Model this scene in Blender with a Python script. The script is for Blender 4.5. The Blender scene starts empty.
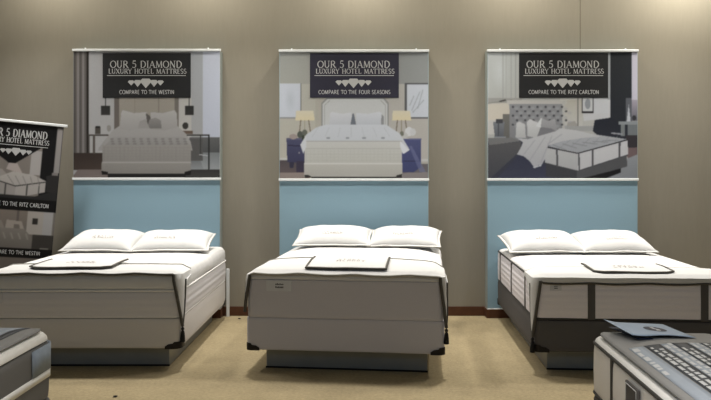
import bpy, bmesh, math, random
import numpy as np
from mathutils import Vector, Matrix, noise

random.seed(7)
C = bpy.context.scene.collection
F = 708.0            # focal length in pixels of the 711-wide frame
CX, HY, CAMZ = 355.5, 172.0, 1.54
PANEL_Y, WALL_Y = 7.46, 7.59
R = math.radians

def PX(px, Y): return (px - CX) * Y / F
def PZ(py, Y): return CAMZ - (py - HY) * Y / F

# ------------------------------------------------------------------ objects
def tag(o, label=None, cat=None, group=None, kind=None):
    if label: o['label'] = label
    if cat: o['category'] = cat
    if group: o['group'] = group
    if kind: o['kind'] = kind
    return o

def thing(name, label, cat, loc=(0, 0, 0), rotz=0.0, group=None, rot=None):
    o = bpy.data.objects.new(name, None)
    C.objects.link(o)
    o.empty_display_size = 0.1
    o.location = loc
    o.rotation_euler = rot if rot else (0, 0, rotz)
    return tag(o, label, cat, group)

def obj(name, bm, mat, parent=None, smooth=True, bevel=0.0, label=None):
    me = bpy.data.meshes.new(name)
    bm.normal_update()
    bm.to_mesh(me)
    bm.free()
    o = bpy.data.objects.new(name, me)
    C.objects.link(o)
    if mat: me.materials.append(mat)
    if smooth:
        for p in me.polygons: p.use_smooth = True
        try: me.set_sharp_from_angle(angle=R(40))
        except Exception: pass
    if bevel:
        m = o.modifiers.new('bevel', 'BEVEL')
        m.width = bevel; m.segments = 3; m.limit_method = 'ANGLE'; m.angle_limit = R(40)
    if parent: o.parent = parent
    if label: o['label'] = label
    return o

def clone(root, loc=None, label=None):
    r = root.copy(); C.objects.link(r)
    if loc is not None: r.location = loc
    if label: r['label'] = label
    for ch in list(root.children):
        c = ch.copy(); C.objects.link(c); c.parent = r
        for g in list(ch.children):
            d = g.copy(); C.objects.link(d); d.parent = c
    return r

def add_box(bm, x0, x1, y0, y1, z0, z1):
    vs = [bm.verts.new((x, y, z)) for z in (z0, z1) for y in (y0, y1) for x in (x0, x1)]
    for f in ((0, 2, 3, 1), (4, 5, 7, 6), (0, 1, 5, 4), (2, 6, 7, 3), (0, 4, 6, 2), (1, 3, 7, 5)):
        bm.faces.new([vs[i] for i in f])

def box(x0, x1, y0, y1, z0, z1):
    bm = bmesh.new(); add_box(bm, x0, x1, y0, y1, z0, z1); return bm

def add_tube(bm, path, r, n=8, closed=False, flat=1.0):
    path = [Vector(p) for p in path]
    rings = []
    N = len(path)
    up = Vector((0, 0, 1))
    for i, p in enumerate(path):
        a = path[(i - 1) % N] if (closed or i > 0) else p
        b = path[(i + 1) % N] if (closed or i < N - 1) else p
        d = (b - a)
        if d.length < 1e-9: d = Vector((1, 0, 0))
        d.normalize()
        u = up if abs(d.dot(up)) < 0.95 else Vector((0, 1, 0))
        s = d.cross(u).normalized()
        t = s.cross(d).normalized()
        rings.append([bm.verts.new(p + s * (r * math.cos(k * 2 * math.pi / n)) + t * (r * flat * math.sin(k * 2 * math.pi / n))) for k in range(n)])
    for i in range(N if closed else N - 1):
        A, B = rings[i], rings[(i + 1) % N]
        for k in range(n):
            bm.faces.new((A[k], A[(k + 1) % n], B[(k + 1) % n], B[k]))
    if not closed:
        bm.faces.new(list(reversed(rings[0]))); bm.faces.new(rings[-1])

def tube(path, r, n=8, closed=False, flat=1.0):
    bm = bmesh.new(); add_tube(bm, path, r, n, closed, flat)
    bmesh.ops.recalc_face_normals(bm, faces=bm.faces); return bm

def add_lathe(bm, prof, c=(0, 0, 0), n=20):
    rings = [[bm.verts.new((c[0] + r * math.cos(k * 2 * math.pi / n), c[1] + r * math.sin(k * 2 * math.pi / n), c[2] + z)) for k in range(n)] for r, z in prof]
    for A, B in zip(rings, rings[1:]):
        for k in range(n): bm.faces.new((A[k], A[(k + 1) % n], B[(k + 1) % n], B[k]))
    bm.faces.new(list(reversed(rings[0]))); bm.faces.new(rings[-1])
    bmesh.ops.recalc_face_normals(bm, faces=bm.faces)

# ------------------------------------------------------------------ materials
def nt(name, rough=0.8, spec=0.3):
    m = bpy.data.materials.new(name); m.use_nodes = True
    n = m.node_tree.nodes; l = m.node_tree.links
    b = n['Principled BSDF']
    b.inputs['Roughness'].default_value = rough
    b.inputs['Specular IOR Level'].default_value = spec
    return m, n, l, b

def fabric(name, col, var=0.06, scale=60, bump=0.15, rough=0.9, wave=None, sheen=0.0, wave_axis='Z', wave_amt=0.4):
    m, n, l, b = nt(name, rough, 0.15)
    tc = n.new('ShaderNodeTexCoord')
    ns = n.new('ShaderNodeTexNoise'); ns.inputs['Scale'].default_value = scale; ns.inputs['Detail'].default_value = 4
    l.new(tc.outputs['Object'], ns.inputs['Vector'])
    mx = n.new('ShaderNodeMixRGB'); mx.blend_type = 'MIX'
    mx.inputs[1].default_value = tuple(c * (1 - var) for c in col) + (1,)
    mx.inputs[2].default_value = tuple(min(1, c * (1 + var)) for c in col) + (1,)
    l.new(ns.outputs['Fac'], mx.inputs[0]); l.new(mx.outputs[0], b.inputs['Base Color'])
    bp = n.new('ShaderNodeBump'); bp.inputs['Strength'].default_value = bump; bp.inputs['Distance'].default_value = 0.004
    l.new(ns.outputs['Fac'], bp.inputs['Height'])
    if wave:
        wv = n.new('ShaderNodeTexWave'); wv.bands_direction = wave_axis; wv.inputs['Scale'].default_value = wave
        wv.inputs['Distortion'].default_value = 0.3
        l.new(tc.outputs['Object'], wv.inputs['Vector'])
        b2 = n.new('ShaderNodeBump'); b2.inputs['Strength'].default_value = wave_amt; b2.inputs['Distance'].default_value = 0.012
        l.new(wv.outputs['Fac'], b2.inputs['Height']); l.new(bp.outputs['Normal'], b2.inputs['Normal'])
        l.new(b2.outputs['Normal'], b.inputs['Normal'])
    else:
        l.new(bp.outputs['Normal'], b.inputs['Normal'])
    return m

def quilt(name, col, size=6.0, depth=0.02):
    m, n, l, b = nt(name, 0.85, 0.15)
    b.inputs['Base Color'].default_value = col + (1,)
    tc = n.new('ShaderNodeTexCoord')
    vr = n.new('ShaderNodeTexVoronoi'); vr.inputs['Scale'].default_value = size; vr.inputs['Randomness'].default_value = 0.15
    l.new(tc.outputs['Object'], vr.inputs['Vector'])
    ns = n.new('ShaderNodeTexNoise'); ns.inputs['Scale'].default_value = 80
    l.new(tc.outputs['Object'], ns.inputs['Vector'])
    bp = n.new('ShaderNodeBump'); bp.inputs['Strength'].default_value = 0.6; bp.inputs['Distance'].default_value = depth; bp.invert = True
    l.new(vr.outputs['Distance'], bp.inputs['Height'])
    b2 = n.new('ShaderNodeBump'); b2.inputs['Strength'].default_value = 0.1; b2.inputs['Distance'].default_value = 0.003
    l.new(ns.outputs['Fac'], b2.inputs['Height']); l.new(bp.outputs['Normal'], b2.inputs['Normal'])
    l.new(b2.outputs['Normal'], b.inputs['Normal'])
    return m

def plain(name, col, rough=0.6, spec=0.3, metal=0.0, var=0.05, scale=30):
    m, n, l, b = nt(name, rough, spec)
    b.inputs['Metallic'].default_value = metal
    tc = n.new('ShaderNodeTexCoord'); ns = n.new('ShaderNodeTexNoise'); ns.inputs['Scale'].default_value = scale
    l.new(tc.outputs['Object'], ns.inputs['Vector'])
    mx = n.new('ShaderNodeMixRGB')
    mx.inputs[1].default_value = tuple(c * (1 - var) for c in col) + (1,)
    mx.inputs[2].default_value = tuple(min(1, c * (1 + var)) for c in col) + (1,)
    l.new(ns.outputs['Fac'], mx.inputs[0]); l.new(mx.outputs[0], b.inputs['Base Color'])
    return m

def wall_material():
    m, n, l, b = nt('wall_covering', 0.85, 0.15)
    tc = n.new('ShaderNodeTexCoord'); sp = n.new('ShaderNodeSeparateXYZ'); l.new(tc.outputs['Object'], sp.inputs[0])
    ns = n.new('ShaderNodeTexNoise'); ns.inputs['Scale'].default_value = 45; ns.inputs['Detail'].default_value = 5
    mp = n.new('ShaderNodeMapping'); mp.inputs['Scale'].default_value = (1, 1, 0.15)
    l.new(tc.outputs['Object'], mp.inputs[0]); l.new(mp.outputs[0], ns.inputs['Vector'])
    mx = n.new('ShaderNodeMixRGB')
    mx.inputs[1].default_value = (WALL[0] * .95, WALL[1] * .95, WALL[2] * .95, 1)
    mx.inputs[2].default_value = (WALL[0] * 1.05, WALL[1] * 1.05, WALL[2] * 1.05, 1)
    l.new(ns.outputs['Fac'], mx.inputs[0])
    # the wall covering's vertical seam
    s = n.new('ShaderNodeMath'); s.operation = 'SUBTRACT'; l.new(sp.outputs['X'], s.inputs[0]); s.inputs[1].default_value = PX(580.2, WALL_Y)
    a = n.new('ShaderNodeMath'); a.operation = 'ABSOLUTE'; l.new(s.outputs[0], a.inputs[0])
    c = n.new('ShaderNodeMath'); c.operation = 'LESS_THAN'; l.new(a.outputs[0], c.inputs[0]); c.inputs[1].default_value = 0.0045
    m2 = n.new('ShaderNodeMixRGB'); l.new(c.outputs[0], m2.inputs[0]); l.new(mx.outputs[0], m2.inputs[1])
    m2.inputs[2].default_value = (WALL[0] * .55, WALL[1] * .52, WALL[2] * .48, 1)
    l.new(m2.outputs[0], b.inputs['Base Color'])
    bp = n.new('ShaderNodeBump'); bp.inputs['Strength'].default_value = 0.1; bp.inputs['Distance'].default_value = 0.003
    l.new(ns.outputs['Fac'], bp.inputs['Height']); l.new(bp.outputs['Normal'], b.inputs['Normal'])
    return m

def carpet_material():
    m, n, l, b = nt('carpet', 0.95, 0.05)
    tc = n.new('ShaderNodeTexCoord')
    ns = n.new('ShaderNodeTexNoise'); ns.inputs['Scale'].default_value = 38; ns.inputs['Detail'].default_value = 6; ns.inputs['Roughness'].default_value = .75
    n2 = n.new('ShaderNodeTexNoise'); n2.inputs['Scale'].default_value = 4; n2.inputs['Detail'].default_value = 3
    for q in (ns, n2): l.new(tc.outputs['Object'], q.inputs['Vector'])
    ad = n.new('ShaderNodeMath'); ad.operation = 'MULTIPLY_ADD'; l.new(n2.outputs['Fac'], ad.inputs[0]); ad.inputs[1].default_value = .35; l.new(ns.outputs['Fac'], ad.inputs[2])
    cr = n.new('ShaderNodeValToRGB')
    cr.color_ramp.elements[0].position = .42; cr.color_ramp.elements[0].color = tuple(c * .72 for c in CARPET) + (1,)
    cr.color_ramp.elements[1].position = .92; cr.color_ramp.elements[1].color = tuple(c * 1.22 for c in CARPET) + (1,)
    l.new(ad.outputs[0], cr.inputs[0]); l.new(cr.outputs[0], b.inputs['Base Color'])
    bp = n.new('ShaderNodeBump'); bp.inputs['Strength'].default_value = 0.5; bp.inputs['Distance'].default_value = 0.01
    l.new(ns.outputs['Fac'], bp.inputs['Height']); l.new(bp.outputs['Normal'], b.inputs['Normal'])
    return m

def print_material(name):
    m, n, l, b = nt(name, 0.55, 0.2)
    a = n.new('ShaderNodeVertexColor'); a.layer_name = 'print'
    l.new(a.outputs['Color'], b.inputs['Base Color'])
    return m

WALL = (0.27, 0.25, 0.205)
CARPET = (0.36, 0.295, 0.18)
M = {
    'wall': wall_material(), 'carpet': carpet_material(),
    'ceiling': plain('ceiling_paint', (.7, .68, .64), .9, .1),
    'brown': plain('brown_base', (.085, .035, .018), .5, .3, var=.2, scale=20),
    'blue': fabric('blue_panel_fabric', (.25, .38, .465), .05, 90, .1),
    'cheek': plain('pale_edge', (.30, .335, .325), .6),
    'rail': plain('white_rail', (.72, .75, .77), .35, .4),
    'print': print_material('poster_ink'),
    'title_black': plain('title_black', (.02, .021, .023), .5, .2),
    'title_navy': plain('title_navy', (.030, .030, .048), .5, .2),
    'letter': plain('pale_letter', (.46, .47, .48), .6, .2),
    'banner_black': plain('banner_black', (.011, .011, .012), .5, .2),
    'white': fabric('white_cotton', (.64, .64, .635), .02, 40, .12),
    'ivory': fabric('mattress_knit', (.66, .645, .66), .04, 120, .12, wave=5.5, wave_amt=.22),
    'grey_knit': fabric('pale_grey_knit', (.56, .545, .585), .04, 120, .12),
    'white_knit': fabric('white_knit', (.78, .76, .75), .03, 120, .12),
    'lilac_knit': fabric('mattress_damask', (.80, .77, .81), .05, 110, .12, wave=6.5, wave_amt=.2),
    'quilt': quilt('quilted_white', (.66, .655, .65)),
    'quilt_bright': quilt('bright_quilted_white', (.88, .87, .85), 9, .02),
    'pipe_white': plain('white_piping', (.85, .84, .82), .6),
    'pipe_dark': plain('charcoal_piping', (.045, .043, .04), .7),
    'charcoal': fabric('charcoal_cloth', (.105, .10, .098), .08, 140, .15),
    'box_ivory': fabric('box_cloth', (.62, .595, .575), .04, 120, .1),
    'box_grey': fabric('box_cloth_grey', (.55, .535, .54), .04, 120, .1),
    'guard': plain('black_plastic', (.008, .006, .006), .5),
    'base': plain('grey_laminate', (.22, .235, .235), .35, .5, var=.1, scale=6),
    'trim_cloth': plain('taupe_trim', (.085, .08, .07), .8),
    'trim_pale': plain('grey_trim', (.33, .32, .29), .8),
    'ink': plain('grey_ink', (.24, .20, .18), .8),
    'ink_dark': plain('dark_ink', (.07, .07, .075), .8),
    'tassel': plain('black_thread', (.012, .011, .010), .8),
    'label_cloth': plain('pale_label', (.60, .61, .64), .7),
    'front_grey': fabric('ash_grey_cloth', (.17, .168, .166), .06, 130, .15),
    'sheet_grey': plain('grey_vinyl', (.24, .238, .235), .55, .3, var=.06),
    'vinyl_dark': plain('dark_grey_vinyl', (.25, .248, .245), .55, .3, var=.06),
    'sheet_blue': plain('pale_blue_vinyl', (.34, .385, .45), .5),
    'sheet_navy': plain('dark_blue_vinyl', (.035, .042, .055), .5),
    'sheet_white': plain('white_print', (.58, .59, .60), .5),
    'guard_blue': plain('slate_blue_patch', (.27, .32, .39), .6, var=.2, scale=25),
    'paper_blue': plain('light_blue_paper', (.36, .45, .58), .5, .3),
    'paper_navy': plain('navy_paper', (.015, .02, .05), .5),
    'steel': plain('brushed_steel', (.5, .5, .5), .35, .5, metal=.8),
}

# ------------------------------------------------------------------ lettering (own stroke alphabet)
# strokes: ('l', x0,y0,x1,y1, thick?)  ('a', cx,cy,rx,ry,a0,a1)  serif marks ('s', x, y)
GL = {
    'O': (.86, [('a', .43, .5, .39, .5, 0, 360)], []),
    'U': (.80, [('l', .14, 1, .14, .35, 1), ('l', .66, 1, .66, .35, 0), ('a', .40, .36, .26, .36, 180, 360)], [(.14, 1), (.66, 1)]),
    'R': (.76, [('l', .16, 0, .16, 1, 1), ('a', .36, .75, .26, .25, -90, 90), ('l', .16, 1, .36, 1, 0), ('l', .16, .5, .36, .5, 0), ('l', .38, .5, .72, 0, 1)], [(.16, 0), (.72, 0)]),
    '5': (.60, [('l', .16, 1, .52, 1, 1), ('l', .16, 1, .13, .56, 0), ('a', .27, .32, .27, .32, -140, 110)], []),
    'D': (.84, [('l', .16, 0, .16, 1, 1), ('a', .34, .5, .42, .5, -90, 90), ('l', .16, 1, .34, 1, 0), ('l', .16, 0, .34, 0, 0)], []),
    'I': (.34, [('l', .17, 0, .17, 1, 1)], [(.17, 0), (.17, 1)]),
    'A': (.80, [('l', .07, 0, .40, 1, 0), ('l', .40, 1, .73, 0, 1), ('l', .19, .35, .61, .35, 0)], [(.07, 0), (.73, 0)]),
    'M': (1.0, [('l', .13, 0, .17, 1, 0), ('l', .17, 1, .50, .05, 1), ('l', .50, .05, .83, 1, 0), ('l', .83, 1, .87, 0, 1)], [(.13, 0), (.87, 0)]),
    'N': (.86, [('l', .14, 0, .14, 1, 0), ('l', .14, 1, .72, 0, 1), ('l', .72, 0, .72, 1, 0)], [(.14, 0), (.72, 1)]),
    'L': (.62, [('l', .16, 0, .16, 1, 1), ('l', .16, 0, .58, 0, 0), ('l', .58, 0, .60, .2, 0)], [(.16, 1)]),
    'X': (.78, [('l', .08, 1, .70, 0, 1), ('l', .70, 1, .08, 0, 0)], [(.08, 1), (.70, 0), (.70, 1), (.08, 0)]),
    'Y': (.74, [('l', .06, 1, .37, .48, 1), ('l', .68, 1, .37, .48, 0), ('l', .37, .5, .37, 0, 1)], [(.06, 1), (.68, 1), (.37, 0)]),
    'H': (.86, [('l', .16, 0, .16, 1, 1), ('l', .70, 0, .70, 1, 1), ('l', .16, .52, .70, .52, 0)], [(.16, 0), (.16, 1), (.70, 0), (.70, 1)]),
    'T': (.72, [('l', .36, 0, .36, 1, 1), ('l', .05, 1, .67, 1, 0), ('l', .05, 1, .04, .82, 0), ('l', .67, 1, .68, .82, 0)], [(.36, 0)]),
    'E': (.64, [('l', .16, 0, .16, 1, 1), ('l', .16, 1, .56, 1, 0), ('l', .16, .52, .48, .52, 0), ('l', .16, 0, .58, 0, 0)], []),
    'S': (.58, [('a', .29, .755, .21, .245, 30, 270), ('a', .29, .255, .23, .255, -150, 90)], []),
    'C': (.80, [('a', .45, .5, .38, .5, 45, 315)], []),
    'P': (.68, [('l', .16, 0, .16, 1, 1), ('a', .36, .73, .26, .27, -90, 90), ('l', .16, 1, .36, 1, 0), ('l', .16, .46, .36, .46, 0)], [(.16, 0)]),
    'W': (1.1, [('l', .06, 1, .30, 0, 1), ('l', .30, 0, .55, 1, 0), ('l', .55, 1, .80, 0, 1), ('l', .80, 0, 1.04, 1, 0)], [(.06, 1), (1.04, 1)]),
    'F': (.60, [('l', .16, 0, .16, 1, 1), ('l', .16, 1, .56, 1, 0), ('l', .16, .52, .46, .52, 0)], [(.16, 0)]),
    'Z': (.70, [('l', .08, 1, .62, 1, 0), ('l', .62, 1, .08, 0, 1), ('l', .08, 0, .62, 0, 0)], []),
}

def add_text(bm, s, x0, x1, zb, zt, y, serif=True, th=.15, tn=.075):
    """s between x0 and x1, baseline zb to cap line zt, in the plane y facing -Y"""
    adv = sum((GL[c][0] if c != ' ' else .42) + .07 for c in s)
    sx = (x1 - x0) / adv; sz = zt - zb
    def quad(ax, az, bx, bz, w, layer=0):
        dx, dz = bx - ax, bz - az
        L = math.hypot(dx, dz) or 1e-9
        nx, nz = -dz / L * w / 2, dx / L * w / 2
        ps = [(ax + nx, az + nz), (ax - nx, az - nz), (bx - nx, bz - nz), (bx + nx, bz + nz)]
        area = sum(ps[i][0] * ps[(i + 1) % 4][1] - ps[(i + 1) % 4][0] * ps[i][1] for i in range(4))
        if area < 0: ps.reverse()
        bm.faces.new([bm.verts.new((px, y - layer * 1e-5, pz)) for px, pz in ps])
    cx = x0
    for c in s:
        if c == ' ':
            cx += (.42 + .07) * sx; continue
        w, strokes, ser = GL[c]
        i = 0
        for st in strokes:
            i += 1
            if st[0] == 'l':
                _, ax, az, bx, bz, t = st
                wd = (th if (t and serif) else (tn if serif else th * .85)) * sz
                quad(cx + ax * sx, zb + az * sz, cx + bx * sx, zb + bz * sz, wd, i)
            else:
                _, ox, oz, rx, rz, a0, a1 = st
                N = max(6, int(abs(a1 - a0) / 18))
                pts = []
                for k in range(N + 1):
                    a = R(a0 + (a1 - a0) * k / N)
                    wd = (tn + (th - tn) * abs(math.cos(a)) if serif else th * .85) * sz
                    pts.append((cx + (ox + rx * math.cos(a)) * sx, zb + (oz + rz * math.sin(a)) * sz, wd))
                for (p, q) in zip(pts, pts[1:]):
                    quad(p[0], p[1], q[0], q[1], (p[2] + q[2]) / 2, i)
        if serif:
            for (ax, az) in ser:
                quad(cx + (ax - .13) * sx, zb + az * sz, cx + (ax + .13) * sx, zb + az * sz, tn * .8 * sz, 9)
        cx += (w + .07) * sx

def words(name, s, x0, x1, zb, zt, y, parent, label, **kw):
    wd = lambda t: sum((GL[c][0] if c != ' ' else .42) + .07 for c in t)
    sx = (x1 - x0) / wd(s); x = x0
    for w in s.split(' '):
        bm = bmesh.new(); add_text(bm, w, x, x + wd(w) * sx, zb, zt, y, **kw)
        obj(name, bm, M['letter'], parent, smooth=False, label=label)
        x += (wd(w) + .49) * sx

def diamonds(parent, cx, zt, m, y):
    for dx, dz, w, h, k in ((0, 0, 12.0, 9.6, 3), (-8.2, -1.4, 7.9, 7.0, 2), (8.2, -1.4, 7.9, 7.0, 2), (-14.6, -1.8, 6.8, 5.2, 1), (14.6, -1.8, 6.8, 5.2, 1)):
        bm = bmesh.new()
        bm.faces.new([bm.verts.new((px, y - k * 1e-5, pz)) for px, pz in diamond_pts(cx + dx * m, zt + dz * m, w * m, h * m)])
        obj('diamond', bm, M['letter'], parent, smooth=False, label='largest pale diamond' if not dx else 'pale diamond')

def diamond_pts(cx, zt, w, h):
    return [(cx - w * .30, zt), (cx - w * .5, zt - h * .28), (cx, zt - h), (cx + w * .5, zt - h * .28), (cx + w * .30, zt)]

# ------------------------------------------------------------------ printed pictures
class Art:
    """a printed picture, painted with flat shapes on a fine grid of points"""
    def __init__(s, x0, y0, x1, y1, ss=2.2, base=(128, 128, 128)):
        s.b = (x0, y0, x1, y1)
        s.nx = int((x1 - x0) * ss) + 1; s.ny = int((y1 - y0) * ss) + 1
        s.X, s.Y = np.meshgrid(np.linspace(x0, x1, s.nx), np.linspace(y0, y1, s.ny))
        s.im = np.empty((s.ny, s.nx, 3)); s.im[:] = base
    def put(s, mask, col, col2=None, ax='y', a=1.0, soft=None):
        if not mask.any(): return
        c = np.array(col, float)
        if col2 is not None:
            v = s.Y if ax == 'y' else s.X
            lo, hi = v[mask].min(), v[mask].max()
            t = ((v[mask] - lo) / max(hi - lo, 1e-6))[:, None]
            c = c * (1 - t) + np.array(col2, float) * t
        s.im[mask] = s.im[mask] * (1 - a) + c * a
    def poly(s, pts, col, col2=None, ax='y', a=1.0):
        mk = np.zeros(s.X.shape, bool)
        n = len(pts)
        for i in range(n):
            x1, y1 = pts[i]; x2, y2 = pts[(i + 1) % n]
            if y1 == y2: continue
            c = ((y1 > s.Y) != (y2 > s.Y)) & (s.X < (x2 - x1) * (s.Y - y1) / (y2 - y1) + x1)
            mk ^= c
        s.put(mk, col, col2, ax, a)
    def rect(s, x0, y0, x1, y1, col, col2=None, ax='y', a=1.0):
        s.put((s.X >= x0) & (s.X <= x1) & (s.Y >= y0) & (s.Y <= y1), col, col2, ax, a)
    def ell(s, cx, cy, rx, ry, col, a=1.0):
        s.put(((s.X - cx) / rx) ** 2 + ((s.Y - cy) / ry) ** 2 <= 1, col, a=a)
    def glow(s, cx, cy, rx, ry, col, a=1.0):
        d = np.clip(1 - np.sqrt(((s.X - cx) / rx) ** 2 + ((s.Y - cy) / ry) ** 2), 0, 1)[..., None] * a
        s.im = s.im * (1 - d) + np.array(col, float) * d
    def line(s, x0, y0, x1, y1, w, col, a=1.0):
        dx, dy = x1 - x0, y1 - y0; L2 = dx * dx + dy * dy
        t = np.clip(((s.X - x0) * dx + (s.Y - y0) * dy) / L2, 0, 1)
        d = np.hypot(s.X - x0 - t * dx, s.Y - y0 - t * dy)
        s.put(d <= w / 2, col, a=a)
    def blur(s, k=1):
        for _ in range(k):
            p = np.pad(s.im, ((1, 1), (1, 1), (0, 0)), 'edge')
            s.im = (p[1:-1, 1:-1] * 2 + p[:-2, 1:-1] + p[2:, 1:-1] + p[1:-1, :-2] + p[1:-1, 2:]) / 6
    def noise(s, amp, seed=1):
        s.im += np.random.RandomState(seed).normal(0, amp, s.im.shape[:2])[..., None]
    def mesh(s, name, w, h, y, parent, gain, mat):
        """grid w x h metres, x from -w/2, z from 0, facing -Y"""
        xs = np.linspace(-w / 2, w / 2, s.nx); zs = np.linspace(h, 0, s.ny)
        gx, gz = np.meshgrid(xs, zs)
        co = np.stack([gx, np.full_like(gx, y), gz], -1).reshape(-1, 3)
        idx = np.arange(s.nx * s.ny).reshape(s.ny, s.nx)
        q = np.stack([idx[1:, :-1], idx[1:, 1:], idx[:-1, 1:], idx[:-1, :-1]], -1).reshape(-1, 4)
        me = bpy.data.meshes.new(name)
        me.vertices.add(len(co)); me.vertices.foreach_set('co', co.ravel())
        me.loops.add(q.size); me.loops.foreach_set('vertex_index', q.ravel().astype(np.int32))
        me.polygons.add(len(q)); me.polygons.foreach_set('loop_start', np.arange(0, q.size, 4, dtype=np.int32))
        me.update(calc_edges=True)
        c = np.clip(s.im, 2, 255) / 255
        lin = np.where(c <= .04045, c / 12.92, ((c + .055) / 1.055) ** 2.4) * gain
        rgba = np.ones((s.ny * s.nx, 4)); rgba[:, :3] = np.clip(lin, 0, .95).reshape(-1, 3)
        at = me.color_attributes.new('print', 'FLOAT_COLOR', 'POINT')
        at.data.foreach_set('color', rgba.ravel().astype(np.float32))
        me.materials.append(mat)
        o = bpy.data.objects.new(name, me); C.objects.link(o); o.parent = parent
        return o

def art_square_headboard():
    a = Art(73.5, 51, 220.3, 178, base=(176, 174, 172))
    a.rect(73, 50, 89, 160, (118, 110, 104))
    for x, w, c in ((75, 2.2, 88), (78.2, 1.4, 140), (80.6, 2, 92), (83.3, 1.6, 138), (85.2, 1.4, 100), (87.6, 2.6, 42)):
        a.rect(x - w / 2, 50, x + w / 2, 154, (c, c - 5, c - 8))
    a.rect(89, 50, 116, 153, (186, 184, 184), (178, 175, 172))
    a.rect(191, 50, 203, 153, (176, 178, 181), (168, 166, 163))
    a.rect(178, 96, 192, 137, (190, 186, 180))
    a.rect(203, 50, 221, 137, (203, 206, 217), (196, 199, 210))
    a.rect(115, 95, 178.5, 132, (168, 160, 148), (150, 144, 134))
    a.rect(114.5, 95, 119.5, 130, (112, 104, 98)); a.rect(175, 95, 179, 130, (120, 113, 106))
    a.rect(134.6, 95, 135.4, 118, (140, 132, 122)); a.rect(158.6, 95, 159.4, 118, (138, 130, 120))
    for x in (105.6, 189.7):
        a.rect(x - .5, 96, x + .5, 107, (70, 68, 66)); a.rect(x - 4.5, 106, x + 4.5, 115, (46, 46, 45), (60, 58, 56))
    # floor, rug
    a.rect(73, 152.5, 103, 169, (62, 52, 47), (76, 64, 58))
    a.poly([(73, 178), (73, 175), (78, 168.5), (108, 168.5), (110, 178)], (128, 116, 111))
    a.rect(190, 137, 221, 152, (104, 104, 102), (84, 84, 84))
    a.rect(190, 152, 221, 168.5, (96, 97, 97), (150, 152, 152))
    a.poly([(198, 152), (221, 152), (221, 168), (204, 168)], (128, 131, 131), (160, 162, 162))
    a.rect(185, 168.5, 221, 179, (58, 56, 55), (74, 72, 70))
    # left table
    a.line(88, 134.6, 108, 134.6, 1.3, (66, 60, 56)); a.line(94, 135, 94, 152, 2.2, (92, 84, 78)); a.line(89, 135, 89, 152, 1, (86, 80, 76))
    a.rect(95, 127, 100.5, 133.5, (82, 76, 70)); a.rect(95.4, 125.8, 100.2, 127.5, (40, 38, 36)); a.ell(109, 128, 2.2, 3.2, (150, 146, 140))
    # right table
    a.rect(187, 138, 203, 160, (92, 90, 88)); a.line(184, 134.6, 209.5, 134.6, 1.3, (58, 56, 54)); a.line(209.3, 135, 209.3, 168, 1.3, (40, 40, 40)); a.line(201, 136, 201, 155, 1, (60, 60, 60))
    a.ell(185.8, 125.5, 3, 3.4, (60, 58, 55)); a.rect(183, 130.5, 193, 133.5, (104, 88, 76)); a.line(200, 154, 208, 155, .9, (190, 190, 190))
    # bed
    a.poly([(119, 126), (178, 126), (186, 133), (191, 141), (193, 150), (98, 150), (99, 147), (106, 138), (113, 130)], (172, 168, 164), (160, 156, 152))
    a.poly([(120, 125), (121.5, 112), (123, 110), (134, 113), (147, 112), (148.5, 127), (130, 130), (120, 129)], (188, 184, 180), (166, 162, 158))
    a.poly([(151, 126), (151, 112), (163, 113), (175, 110), (177, 113), (178, 127), (165, 130), (151, 129)], (184, 180, 176), (162, 158, 154))
    a.poly([(146, 113), (150.5, 116), (151, 126), (148, 126)], (96, 92, 88))
    a.poly([(147, 128), (150, 119), (156, 117.5), (161, 120), (162, 128)], (150, 146, 142), (124, 120, 117))
    a.poly([(138, 128), (140, 121), (146, 119), (150, 128)], (160, 156, 152))
    a.poly([(113, 136.5), (184, 136.5), (191, 146), (104, 146)], (162, 158, 154), (150, 146, 142))
    for r_, y in enumerate((138.5, 141, 143.3)):
        for k in range(11):
            a.ell(112 + k * 7.3 + r_ * 1.6 - r_, y, 1.9, .9, (118, 114, 111), .55)
    a.rect(102.3, 144.5, 191.4, 161.5, (156, 151, 145), (148, 143, 137))
    for k in range(22): a.rect(104 + k * 4, 146, 104.6 + k * 4, 160, (140, 135, 130), a=.5)
    for k in range(5): a.rect(102.3, 147 + k * 2.8, 191.4, 147.5 + k * 2.8, (141, 136, 131), a=.5)
    a.rect(102, 161, 191.4, 162.3, (174, 169, 163)); a.rect(101.5, 162.3, 191.4, 172.8, (152, 147, 140), (142, 137, 131))
    a.poly([(101.5, 170), (108, 171), (108, 173.5), (102, 173.5)], (30, 28, 27)); a.poly([(191.4, 169.5), (185, 171), (185, 174), (191, 174)], (30, 28, 27))
    a.rect(108, 172.8, 186, 176.5, (34, 33, 32))
    a.blur(2); a.noise(1.5, 3)
    return a

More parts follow.
